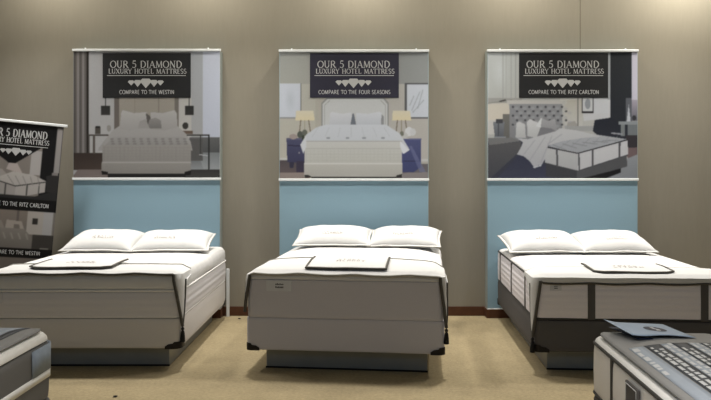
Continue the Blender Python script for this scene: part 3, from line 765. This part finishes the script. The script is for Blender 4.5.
def flange_mesh(rim, wd, seed):
    """flat stitched border round a pillow"""
    bm = bmesh.new()
    up, lo, uo, lo2 = [], [], [], []
    n = len(rim)
    for k, c in enumerate(rim):
        d = (rim[(k + 1) % n] - rim[k - 1]).normalized()
        o = Vector((d.y, -d.x, 0)).normalized()
        q = c + o * wd + Vector((0, 0, -.006 + .006 * noise.noise(Vector((c.x * 9, c.y * 9, seed)))))
        c = c - o * .006
        up.append(bm.verts.new(c + Vector((0, 0, .004)))); lo.append(bm.verts.new(c - Vector((0, 0, .004))))
        uo.append(bm.verts.new(q + Vector((0, 0, .003)))); lo2.append(bm.verts.new(q - Vector((0, 0, .003))))
    for k in range(n):
        j = (k + 1) % n
        for A, B in ((up, uo), (uo, lo2), (lo2, lo), (lo, up)): bm.faces.new((A[k], A[j], B[j], B[k]))
    bmesh.ops.recalc_face_normals(bm, faces=bm.faces)
    return bm

def tiny_marks(rows, surf, seed):
    """faint rows of very small embroidered marks: rows of (x0, x1, y, height); surf(x, y) gives z"""
    rnd = random.Random(seed)
    bm = bmesh.new()
    for (x0, x1, y, h, gap) in rows:
        x = x0
        while x < x1:
            w = h * rnd.uniform(.45, .8)
            kind = rnd.random()
            bars = [(0, .22, 0, 1), (0, 1, .0, .2)] if kind < .35 else [(0, .22, 0, 1), (.78, 1, 0, 1), (0, 1, .4, .6)] if kind < .7 else [(.38, .62, 0, 1), (0, 1, .8, 1)]
            for (a, b_, c, d) in bars:
                q = [(x + w * a, y + h * c), (x + w * b_, y + h * c), (x + w * b_, y + h * d), (x + w * a, y + h * d)]
                bm.faces.new([bm.verts.new((px, py, surf(px, py) + .0015)) for px, py in q])
            x += w + h * gap
    return bm

def pillow(b, x, label, seed, twist=0.0, a=.365, bb=.245, T=.185, tilt=13, back=.0, shift=0.0):
    ym = b.l / 2 - .29 - back
    t = b.thing('pillow', label, 'pillow', 'white pillows at the heads of the beds', (x, ym, 0), twist)
    bm, rim, P = pillow_mesh(a, bb, T, seed)
    t.rotation_euler.x = R(tilt)
    body = obj('pillow_body', bm, M['white'], t)
    obj('flange', flange_mesh(rim, .016, seed), M['white'], t)
    obj('flange_piping', tube([c + Vector((math.copysign(.016, c.x) if abs(c.x) > a * .9 else c.x * .04, math.copysign(.016, c.y) if abs(c.y) > bb * .8 else c.y * .06, -.006)) for c in rim[::1]], .0042, 6, closed=True), M['trim_pale'], t, label='grey piping')
    def surf(px, py):
        return P(max(-.95, min(.95, px / a)), max(-.95, min(.95, py / bb)), 1)[2] + .002
    rows = [(-.085 + shift, .10 + shift, -.105, .020, 1.0), (-.095 + shift, .10 + shift, -.145, .026, .3)]
    obj('embroidery', tiny_marks(rows, surf, seed), M['ink'], t, smooth=False, label='two faint brown rows of tiny letters')
    # rest it on the mattress crown
    rot = Matrix.Rotation(R(tilt), 3, 'X')
    low = 9
    for v in body.data.vertices:
        p = rot @ v.co
        low = min(low, p.z - b.top(x + p.x, ym + p.y))
    t.location.z = -low - .004
    return t

def grid_obj(name, rows, mat, parent, thick=.006, label=None):
    bm = bmesh.new()
    vs = [[bm.verts.new(p) for p in r] for r in rows]
    for A, B in zip(vs, vs[1:]):
        for k in range(len(A) - 1): bm.faces.new((A[k], A[k + 1], B[k + 1], B[k]))
    bmesh.ops.recalc_face_normals(bm, faces=bm.faces)
    o = obj(name, bm, mat, parent, label=label)
    if o.data.polygons[len(o.data.polygons) // 2].normal.z < 0: o.data.flip_normals()
    s = o.modifiers.new('cloth_thickness', 'SOLIDIFY'); s.thickness = thick; s.offset = 1
    return o

def runner(b, label, depth, hang, trim, seed, front_drop=.03, tassels=(1, 1), rin=.05):
    """white cloth across the foot of the bed, hanging down at both sides in a point with a tassel"""
    t = b.thing('bed_runner', label, 'bed runner', 'white runners across the bed feet', (0, 0, 0))
    hw, yf = b.w / 2, -b.l / 2
    ztop = b.ztop; rc = max(rin, .05)
    DS = (1, .85, .7, .55, .4, .27, .15, .05)
    cols = [(-1, d) for d in DS] + [(-1, -1), (-hw + .065, 0)] + [(-hw + .10 + (2 * hw - .20) * k / 26, 0) for k in range(27)] + [(hw - .065, 0), (1, -1)] + [(1, d) for d in reversed(DS)]
    yb = yf + .03 + depth
    fs = [k / 10 for k in range(11)] + [1.25, 1.5, 1.75, 2.0]
    def pt(c, d, i):
        f = fs[i]; over = max(0, f - 1); y = yf + .03 + depth * (1 - min(f, 1))
        if d == 0:
            x = c
            wv = .004 * noise.noise(Vector((x * 5, y * 6, seed)))
            z = b.top(x, y) + .010 + wv
            if over:
                k = min(1, over * 2); q = max(0, over * 2 - 1)
                z = ztop + .004 - .012 * k + wv - front_drop * q - .010 * abs(math.sin(x * 7.5 + seed)) * q
                y -= .044 * k
            return Vector((x, y, z))
        # beyond the top: along the side and round the front corner
        g = i / (len(fs) - 1); dd = max(0, d)
        hg = hang[0 if c < 0 else 1]
        sb = -(yb - (yf + rc)) * (1 - .93 * dd); sf = rc * R(72 - 45 * dd)
        s_ = sb + (sf - sb) * g
        o = (.013 + .007 * dd + .005 * noise.noise(Vector((s_ * 9, dd * 4, seed + c)))) if d > 0 else .006
        if s_ < 0: x, y = hw + o, yf + rc - s_
        else: x, y = hw - rc + (rc + o) * math.cos(s_ / rc), yf + rc - (rc + o) * math.sin(s_ / rc)
        z = ztop - .018 - (front_drop * .5 * max(0, over * 2 - 1)) if d < 0 else ztop - .045 - (.02 + hg * g) * dd
        return Vector((c * x, y, z))
    rows = [[pt(c, d, i) for c, d in cols] for i in range(len(fs))]
    grid_obj('cloth', rows, M['white'], t, .006)
    nh = len(DS)
    front = rows[-1]
    obj('front_trim', tube([p + Vector((0, -.004, .0)) for p in front[nh:-nh]], .0085, 8), M[trim], t, label='grey binding along the front hem')
    obj('back_trim', tube([p + Vector((0, 0, .004)) for p in rows[0][nh:-nh]], .004, 6), M['trim_pale'], t, label='thin grey back hem')
    for i, on, edge in ((0, tassels[0], front[nh::-1]), (-1, tassels[1], front[-nh - 1:])):
        obj('corner_trim', tube([p + Vector((0, -.004, 0)) for p in edge], .0125, 8), M['trim_cloth'], t, label='dark binding down the corner')
        obj('side_trim', tube([r[i] for r in rows], .007, 8), M['trim_cloth'], t)
        if not on: continue
        p = front[i] + Vector((0, -.004, -.004))
        bm = bmesh.new()
        add_lathe(bm, [(.003, 0), (.012, -.008), (.014, -.018), (.008, -.028), (.014, -.038), (.018, -.07), (.020, -.115), (.004, -.118)], p, 14)
        obj('tassel', bm, M['tassel'], t, label='black tassel')
    return t

def foot_mat(b, label, x0, x1, d0, d1, seed, lift=.022, trim='trim_cloth', rnd=.05):
    """small bordered cloth lying on the runner"""
    t = b.thing('foot_mat', label, 'mat', 'bordered mats on the bed runners')
    yf = -b.l / 2
    NX, NY = 18, 10
    def z(x, y): return b.top(x, y) + lift + .004 * noise.noise(Vector((x * 6, y * 6, seed)))
    rows = []
    for j in range(NY + 1):
        row = []
        for i in range(NX + 1):
            f = j / NY; u = i / NX
            x = x0 + (x1 - x0) * u; y = yf + d1 + (d0 - d1) * f
            # rounded front corners
            e = abs(2 * u - 1)
            y += rnd * max(0, e - .8) / .2 * f if f > .8 else 0
            row.append(Vector((x, y, z(x, y))))
        rows.append(row)
    grid_obj('cloth', rows, M['white'], t, .008)
    front = [r[0] for r in rows] + rows[-1][1:] + [r[-1] for r in reversed(rows[:-1])]
    obj('binding', tube([p + Vector((0, 0, .006)) for p in front], .010, 8, flat=.8), M[trim], t, label='dark binding on three sides')
    cx = (x0 + x1) / 2; cy = yf + d0 + (d1 - d0) * .45
    obj('embroidery', tiny_marks([(cx - .09, cx + .10, cy + .07, .035, .5), (cx - .10, cx + .11, cy, .045, .3)], lambda x, y: z(x, y) + .009, seed), M['ink'], t, smooth=False, label='two faint rows of tiny letters')
    return t

def front_label(parent, x0, x1, z0, z1, y, mark=True, seed=0):
    o = obj('sewn_label', box(x0, x1, y - .004, y + .004, z0, z1), M['label_cloth'], parent, bevel=.002, label='small pale sewn label')
    if mark:
        bm = bmesh.new(); rnd = random.Random(seed)
        w = x1 - x0; h = z1 - z0
        for k, (zz, hh) in enumerate(((.56, .16), (.28, .18))):
            x = x0 + w * .36
            while x < x0 + w * .68:
                ww = w * .04
                add_box(bm, x, x + ww, y - .0048, y - .004, z0 + h * zz, z0 + h * (zz + hh * rnd.uniform(.6, 1)))
                x += ww * 1.35
        obj('label_print', bm, M['ink_dark'], o, smooth=False, label='dark tiny letters')
    return o

# ---- left bed: pillow-top mattress, white piping
BL = Bed((PX(181, 5.49)) - .765, 5.49, 0.0, l=1.94)
bed_base(BL, 'grey panelled plinth under the left bed', .17)
box_spring(BL, 'ivory box spring with black corner guards under the left bed', .17, .405, M['box_ivory'], .06)
BL.ztop, BL.crown = .762, .012
t = BL.thing('mattress', 'ivory pillow-top mattress with white piping on the left bed', 'mattress', 'mattresses on display', (0, 0, .406))
obj('body', slab(BL.w + .012, BL.l + .0, .075, [(.02, 0), (.004, .012), (0, .04), (-.003, .1), (0, .17), (.006, .2), (.018, .21)], 0, .004, 1), M['ivory'], t)
obj('pillow_top', slab(BL.w + .012, BL.l + .0, .075, [(.02, .21), (.004, .222), (-.002, .25), (0, .285), (.008, .315), (.024, .338), (.045, .352), (.075, .357)], .012, .006, 2), M['quilt'], t, label='quilted white pillow top')
obj('piping', ring_tube(BL.w + .012, BL.l, .075, .212, .007), M['pipe_white'], t, label='white upper piping')
obj('piping', ring_tube(BL.w + .012, BL.l, .075, .008, .006, -.008), M['pipe_white'], t, label='white lower piping')
front_label(t, -.755, -.62, .115, .20, -BL.l / 2 - .004, seed=4)
pillow(BL, -.325, 'white pillow on the left half of the left bed', 11, R(-2), a=.335, back=.23, T=.165, shift=.03)
pillow(BL, .34, 'white pillow on the right half of the left bed', 12, R(3), a=.355, back=.20, T=.155, shift=-.06)
runner(BL, 'white runner with dark trim across the foot of the left bed', .30, (.36, .36), 'trim_cloth', 3.1, rin=.08, front_drop=-.004)
foot_mat(BL, 'white mat with dark curved border on the left bed runner', -.45, .19, .05, .50, 4.2)

# ---- middle bed: plain grey-white mattress
BM = Bed(PX(343.8, 5.38), 5.38, 6.1, l=1.98)
bed_base(BM, 'grey panelled plinth under the middle bed', .17, (.13, .13))
box_spring(BM, 'pale grey box spring with black corner guards under the middle bed', .17, .42, M['grey_knit'], .045, edge=.006)
BM.ztop, BM.crown = .765, .045
t = BM.thing('mattress', 'plain pale grey mattress with small label on the middle bed', 'mattress', 'mattresses on display', (0, 0, .421))
obj('body', slab(BM.w - .012, BM.l, .05, [(.005, 0), (.001, .005), (0, .03), (0, .1), (0, .2), (0, .288), (.008, .296)], 0, .003, 5), M['grey_knit'], t)
obj('pillow_top', slab(BM.w - .008, BM.l + .004, .05, [(.01, .292), (.001, .298), (0, .310), (.006, .326), (.02, .338), (.05, .344)], .045, .005, 6), M['quilt'], t, label='quilted white top')
front_label(t, -.60, -.40, .205, .29, -BM.l / 2 - .001, seed=8)
pillow(BM, -.31, 'white pillow on the left half of the middle bed', 21, R(2), a=.365, T=.155)
pillow(BM, .405, 'white pillow on the right half of the middle bed', 22, R(-2), a=.34, T=.155, shift=-.02)
runner(BM, 'white runner with grey hem across the foot of the middle bed', .50, (.24, .33), 'trim_pale', 5.7, front_drop=-.008, tassels=(0, 1))
foot_mat(BM, 'white mat with straight dark border on the middle bed runner', -.30, .32, .045, .48, 6.4, rnd=.0)

# ---- right bed: white mattress with charcoal straps and box
BR = Bed(PX(536, 5.35) + .76, 5.35, 3.4)
bed_base(BR, 'grey panelled plinth under the right bed', .17)
box_spring(BR, 'charcoal box spring under the right bed', .17, .412, M['charcoal'], .05)
BR.ztop, BR.crown = .745, .014
t = BR.thing('mattress', 'white mattress with charcoal straps and piping on the right bed', 'mattress', 'mattresses on display', (0, 0, .413))
obj('body', slab(BR.w, BR.l, .06, [(.016, 0), (.004, .008), (0, .03), (-.002, .15), (0, .27), (.004, .295), (.012, .302)], 0, .003, 9), M['lilac_knit'], t)
obj('top_panel', slab(BR.w, BR.l, .06, [(.012, .302), (.016, .312), (.03, .322), (.06, .331)], .014, .006, 10), M['quilt'], t, label='quilted white top panel')
obj('piping', ring_tube(BR.w, BR.l, .06, .302, .008, -.004), M['pipe_dark'], t, label='charcoal upper piping')
obj('piping', ring_tube(BR.w, BR.l, .06, .008, .008, -.004), M['pipe_dark'], t, label='charcoal lower piping')
for sx in (-.335, .5):
    obj('strap', box(sx - .028, sx + .028, -BR.l / 2 - .006, -BR.l / 2 + .01, .006, .30), M['charcoal'], t, bevel=.003, label='charcoal vertical strap')
for sy in (-.62, .08, .78):
    for sx in (-1, 1):
        obj('strap', box(sx * BR.w / 2 - .006, sx * BR.w / 2 + .006, sy - .022, sy + .022, .006, .30), M['charcoal'], t, bevel=.003, label='charcoal vertical strap')
front_label(t, -.645, -.56, .225, .275, -BR.l / 2 - .001, mark=True, seed=15)
pillow(BR, -.40, 'white pillow on the left half of the right bed', 31, R(5), a=.36, back=.20, T=.175)
pillow(BR, .275, 'white pillow on the right half of the right bed', 32, R(4), a=.345, T=.17, back=.16)
runner(BR, 'white runner with dark trim across the foot of the right bed', .34, (.40, .40), 'trim_cloth', 8.8, front_drop=.035, rin=.065)
foot_mat(BR, 'white mat with dark curved border on the right bed runner', -.29, .31, .05, .46, 9.6)

# narrow white upright between the left bed and its panel
tag(obj('upright_board', box(-.016, .016, -.012, .012, 0.001, .51), M['rail'], None, bevel=.004), 'narrow white upright board behind the back right corner of the left bed', 'board').location = (PX(226.3, 7.51) + .012, 7.54, 0)

# ------------------------------------------------------------------ two mattresses in the foreground
# left one
FL = Bed(-1.53 - .76, 1.56, 0.0)
bed_base(FL, 'grey panelled plinth under the grey mattress in the left foreground', .17)
box_spring(FL, 'ash grey box spring under the mattress in the left foreground', .17, .41, M['front_grey'], .05, guards=False)
FL.ztop, FL.crown = .742, .035
t = FL.thing('mattress', 'grey mattress with white quilted edge in the left foreground', 'mattress', 'mattresses on display', (0, 0, .411))
obj('body', slab(FL.w, FL.l, .07, [(.016, 0), (.003, .01), (0, .04), (-.002, .14), (0, .25), (.006, .278), (.014, .285)], 0, .002, 12), M['front_grey'], t)
obj('quilted_border', slab(FL.w - .01, FL.l - .01, .07, [(.012, .284), (.0, .292), (.004, .310), (.02, .327), (.05, .333)], .033, .003, 13), M['quilt_bright'], t, label='white quilted border')
bm = bmesh.new()
ring = rrect(FL.w, FL.l, .07)
for (x, y), (x2, y2) in zip(ring, ring[1:] + ring[:1]):
    def o_(p, d):
        v = Vector(p); n_ = Vector((max(-1, min(1, (abs(p[0]) - FL.w / 2 + .07) / .07)) * math.copysign(1, p[0]) if abs(p[0]) > FL.w / 2 - .07 else 0, (abs(p[1]) - FL.l / 2 + .07) / .07 * math.copysign(1, p[1]) if abs(p[1]) > FL.l / 2 - .07 else 0))
        return v + n_.normalized() * d
    A, B = o_((x, y), .005), o_((x2, y2), .005)
    bm.faces.new([bm.verts.new(q) for q in ((A.x, A.y, .113), (B.x, B.y, .113), (B.x, B.y, .150), (A.x, A.y, .150))])
bmesh.ops.remove_doubles(bm, verts=bm.verts, dist=1e-5)
o = obj('border_tape', bm, M['pipe_white'], t, label='white tape round the side')
s = o.modifiers.new('thick', 'SOLIDIFY'); s.thickness = .004; s.offset = 0
# slate-blue patch wrapped round the far right corner
pts = [(FL.w / 2, FL.l / 2 - .25), (FL.w / 2, FL.l / 2 - .16)] + [(FL.w / 2 - .07 + .07 * math.cos(R(a)), FL.l / 2 - .07 + .07 * math.sin(R(a))) for a in range(0, 91, 15)] + [(FL.w / 2 - .20, FL.l / 2)]
bm = bmesh.new()
for i in range(len(pts) - 1):
    q = []
    for (x, y) in (pts[i], pts[i + 1]):
        n_ = Vector((1, 0)) if y < FL.l / 2 - .069 else (Vector((0, 1)) if x < FL.w / 2 - .071 else (Vector((x, y)) - Vector((FL.w / 2 - .07, FL.l / 2 - .07))).normalized())
        q.append(Vector((x, y)) + n_ * .006)
    bm.faces.new([bm.verts.new(v) for v in ((q[0].x, q[0].y, .152), (q[1].x, q[1].y, .152), (q[1].x, q[1].y, .278), (q[0].x, q[0].y, .278))])
bmesh.ops.remove_doubles(bm, verts=bm.verts, dist=1e-5)
o = obj('corner_patch', bm, M['guard_blue'], t, label='slate blue corner patch')
s = o.modifiers.new('thick', 'SOLIDIFY'); s.thickness = .006; s.offset = 0

def sheet(b, label, x0, x1, y0, y1, bands, base_mat, blocks=None, seed=0, round_left=False):
    """printed vinyl sheet along the mattress: bands of (name, material, u0, u1, v0, v1, label)"""
    t = b.thing('display_sheet', label, 'printed sheet', 'printed sheets on the foreground mattresses')
    def patch(nm, m, u0, u1, v0, v1, lift, lab=None, th=.003):
        nx = max(2, int((u1 - u0) * 30)); ny = max(2, int((v1 - v0) * 90))
        rows = []
        for j in range(ny + 1):
            y = y1 + (y0 - y1) * (v0 + (v1 - v0) * j / ny)
            # the far corners of the sheet are rounded off
            ins = .09 * (1 - math.sqrt(max(0, 1 - (1 - (y1 - y) / .09) ** 2))) if y1 - y < .09 else 0
            row = []
            for i in range(nx + 1):
                x = x0 + (x1 - x0) * (u0 + (u1 - u0) * i / nx)
                if round_left: x = max(x, x0 + ins)
                else: x = min(x, x1 - ins)
                row.append(Vector((x, y, b.top(x, y) + lift)))
            rows.append(row)
        return grid_obj(nm, rows, m, t, th, lab)
    patch('vinyl', base_mat, 0, 1, 0, 1, .004)
    for nm, m, u0, u1, v0, v1, lab in bands: patch(nm, m, u0, u1, v0, v1, .0075, lab, .001)
    if blocks:
        rnd = random.Random(seed)
        for (u0, u1, v0, v1, step, hgt) in blocks:
            bm = bmesh.new()
            # rows of small print running along the bed
            u = u0
            while u < u1:
                v = v0 + rnd.uniform(0, .02)
                end = v1 - rnd.uniform(0, .12) * (v1 - v0)
                while v < end:
                    ln = rnd.uniform(.010, .030)
                    xa, xb = x0 + (x1 - x0) * u, x0 + (x1 - x0) * (u + hgt * rnd.uniform(.6, 1))
                    ya, yb = y1 + (y0 - y1) * v, y1 + (y0 - y1) * (v + ln)
                    bm.faces.new([bm.verts.new((x, y, b.top(x, y) + .0096)) for x, y in ((xa, ya), (xa, yb), (xb, yb), (xb, ya))])
                    v += ln + rnd.uniform(.004, .012)
                u += step
            bmesh.ops.recalc_face_normals(bm, faces=bm.faces)
            obj('print', bm, M['sheet_white'], t, smooth=False, label='rows of small white print')
    return t

sheet(FL, 'grey vinyl sheet with blue stripes on the left foreground mattress', -.30, .732, -.9, 1.0,
      [('stripe', M['sheet_navy'], .895, .93, 0.0, 1, 'dark stripe'), ('stripe', M['sheet_blue'], .72, .89, 0.0, 1, 'pale blue stripe')], M['sheet_grey'])

# right one
FR = Bed(0, 0, 3.3)
_c = Vector((1.166, 3.50, 0)); FR.c = _c + Matrix.Rotation(FR.rz, 3, 'Z') @ Vector((.76, -1.015, 0)); FR.X = 1.9
bed_base(FR, 'grey panelled plinth under the white mattress in the right foreground', .17)
box_spring(FR, 'charcoal box spring under the mattress in the right foreground', .17, .455, M['charcoal'], .05, guards=False)
FR.ztop, FR.crown = .742, .05
t = FR.thing('mattress', 'white mattress with dark piping and side handle in the right foreground', 'mattress', 'mattresses on display', (0, 0, .456))
obj('body', slab(FR.w, FR.l, .05, [(.014, 0), (.003, .01), (0, .03), (-.001, .12), (0, .21), (.004, .242), (.012, .250)], 0, .002, 15), M['white_knit'], t)
obj('quilted_top', slab(FR.w, FR.l, .05, [(.012, .250), (.006, .256), (.010, .268), (.024, .279), (.05, .287)], .05, .004, 16), M['quilt_bright'], t, label='quilted white top')
obj('piping', ring_tube(FR.w, FR.l, .05, .250, .008, -.003), M['pipe_dark'], t, label='dark upper piping')
obj('piping', ring_tube(FR.w, FR.l, .05, .010, .008, -.003), M['pipe_dark'], t, label='dark lower piping')
for sy in (.68, -.1):
    obj('strap', box(-FR.w / 2 - .005, -FR.w / 2 + .006, sy - .014, sy + .014, .006, .246), M['pipe_dark'], t, bevel=.002, label='dark vertical strap')
o = obj('handle', box(-FR.w / 2 - .016, -FR.w / 2 - .004, .30, .45, .05, .225), M['charcoal'], t, bevel=.005, label='charcoal side handle')
obj('handle_stitching', tube([(-FR.w / 2 - .0165, .312, .06), (-FR.w / 2 - .0165, .438, .06), (-FR.w / 2 - .0165, .438, .215), (-FR.w / 2 - .0165, .312, .215)], .002, 6, closed=True), M['sheet_white'], o)
sheet(FR, 'grey vinyl sheet with white print on the right foreground mattress', -.742, -.235, -.9, 1.0,
      [('stripe', M['sheet_blue'], .07, .19, .20, .95, 'pale blue stripe'), ('stripe', M['sheet_navy'], .20, .33, .20, .95, 'dark stripe'), ('stripe', M['sheet_blue'], .335, .43, .20, .95, 'pale blue stripe'), ('stripe', M['sheet_navy'], .435, .56, .20, .95, 'dark stripe'), ('stripe', M['sheet_blue'], .565, .66, .20, .95, 'pale blue stripe'), ('stripe', M['sheet_navy'], .665, .78, .20, .95, 'dark stripe'), ('stripe', M['sheet_blue'], .785, .87, .20, .95, 'pale blue stripe')],
      M['vinyl_dark'], [(.08, .14, .20, .45, .06, .05), (.22, .32, .22, .93, .05, .036), (.34, .43, .20, .9, .05, .034), (.45, .55, .24, .9, .05, .036), (.57, .66, .2, .9, .05, .034), (.68, .77, .2, .9, .05, .034)], 5, True)

# folded blue leaflet on the right sheet
def leaflet():
    t = FR.thing('leaflet', 'folded light blue leaflet with dark oval emblem on the grey sheet', 'leaflet', None, (-.548, .835, 0), R(2))
    base = FR.top(-.535, .835) + .010
    t.location.z = base
    def page(nm, m, w, d, zf, lab=None):
        rows = []
        for j in range(9):
            y = d / 2 - d * j / 8
            rows.append([Vector((-w / 2 + w * i / 14 + (y / d) * -.05, y, zf(i / 14, j / 8))) for i in range(15)])
        return grid_obj(nm, rows, m, t, .0012, lab)
    page('inside_page', M['paper_navy'], .235, .250, lambda u, v: .001 + .003 * (1 - u), 'dark blue inside page')
    zf = lambda u, v: .010 + .020 * (1 - v) * (1 - .55 * u) + .012 * math.sin(math.pi * u) * v + .012 * (max(0, .25 - u) / .25) ** 1.5
    page('cover', M['paper_blue'], .285, .245, zf, 'light blue cover')
    w, d = .285, .245
    def P(u, v, up):
        y = d / 2 - d * v
        return (-w / 2 + w * u + (y / d) * -.05, y, zf(u, v) + up)
    bm = bmesh.new()
    uc, vc = .60, .52
    bm.faces.new([bm.verts.new(P(uc + .165 * math.cos(2 * math.pi * k / 40), vc - .20 * math.sin(2 * math.pi * k / 40), .0024)) for k in range(40)])
    o = obj('emblem', bm, M['paper_navy'], t, smooth=False, label='dark oval emblem')
    bm = bmesh.new()
    for pts in ([(-.03, .15), (.03, .12), (.01, .02), (.05, -.02), (.03, -.14), (-.05, -.15), (-.01, -.06), (-.04, -.01)],):
        bm.faces.new([bm.verts.new(P(uc + a, vc - b_, .0034)) for a, b_ in pts])
    obj('emblem_figure', bm, M['label_cloth'], o, smooth=False, label='pale figure')
leaflet()

# two tiny dark scraps lying on the carpet
for (px, py, lab) in ((115.3, 397, 'tiny dark scrap on the bare carpet in front of the left bed'), (239.5, 319, 'tiny dark scrap on the carpet by the back of the middle bed')):
    Y = CAMZ * F / (py - HY)
    bm = bmesh.new()
    add_lathe(bm, [(.004, 0), (.011, .002), (.012, .005), (.007, .008), (.002, .009)], (0, 0, .002), 9)
    for v in bm.verts: v.co.x *= 1.3; v.co += Vector((.003, .003, .0015)) * noise.noise(v.co * 120)
    tag(obj('carpet_scrap', bm, M['tassel'], None), lab, 'scrap', 'dark scraps on the carpet').location = (PX(px, Y), Y, 0)

# ------------------------------------------------------------------ camera
cam = bpy.data.cameras.new('camera'); co = bpy.data.objects.new('camera', cam); C.objects.link(co)
co.location = (0, 0, CAMZ); co.rotation_euler = (math.pi / 2, 0, 0)
cam.sensor_width = 36; cam.lens = F / 711 * 36
cam.shift_y = (HY - 200) / 711; cam.clip_start = .05
bpy.context.scene.camera = co

# ------------------------------------------------------------------ light
KEY, WASH, AISLE, FILL = 29, 23, 27, 40
def lamp(name, loc, power, size, col, sy=None, aim=None, spread=None):
    l = bpy.data.lights.new(name, 'AREA'); l.energy = power; l.color = col
    l.shape = 'RECTANGLE' if sy else 'DISK'; l.size = size
    if sy: l.size_y = sy
    if spread: l.spread = R(spread)
    o = bpy.data.objects.new(name, l); C.objects.link(o); o.location = loc
    if aim:
        d = Vector(aim) - Vector(loc); o.rotation_euler = d.to_track_quat('-Z', 'Y').to_euler()
    return o
WARM = (1.0, .965, .915)
for x in (-3.3, -1.1, 1.1, 3.3):
    lamp('ceiling_downlight', (x, 6.35, 4.05), KEY, .3, WARM, spread=94)
for x, p in ((-3.2, .9), (-1.6, .9), (.05, 1.1), (1.7, 1.05), (3.5, 2.1)):
    lamp('wall_washer', (x, 7.05, 4.05), WASH * p, .25, (1, .93, .80))
for x in (-.7, .7):
    lamp('aisle_downlight', (x, 1.3, 4.05), AISLE, .4, WARM, spread=85)
for x in (-3.0, 3.0):
    lamp('cool_fill_light', (x, -1.5, 4.05), FILL, .6, (.46, .69, 1))  # added cool fill from behind the camera to lift the bed fronts
W = bpy.data.worlds.new('world'); bpy.context.scene.world = W; W.use_nodes = True
W.node_tree.nodes['Background'].inputs[0].default_value = (1, .97, .93, 1); W.node_tree.nodes['Background'].inputs[1].default_value = .05
sc = bpy.context.scene
sc.view_settings.view_transform = 'Standard'; sc.view_settings.look = 'None'; sc.view_settings.gamma = 1; sc.view_settings.use_curve_mapping = False
sc.view_settings.exposure = 0.0
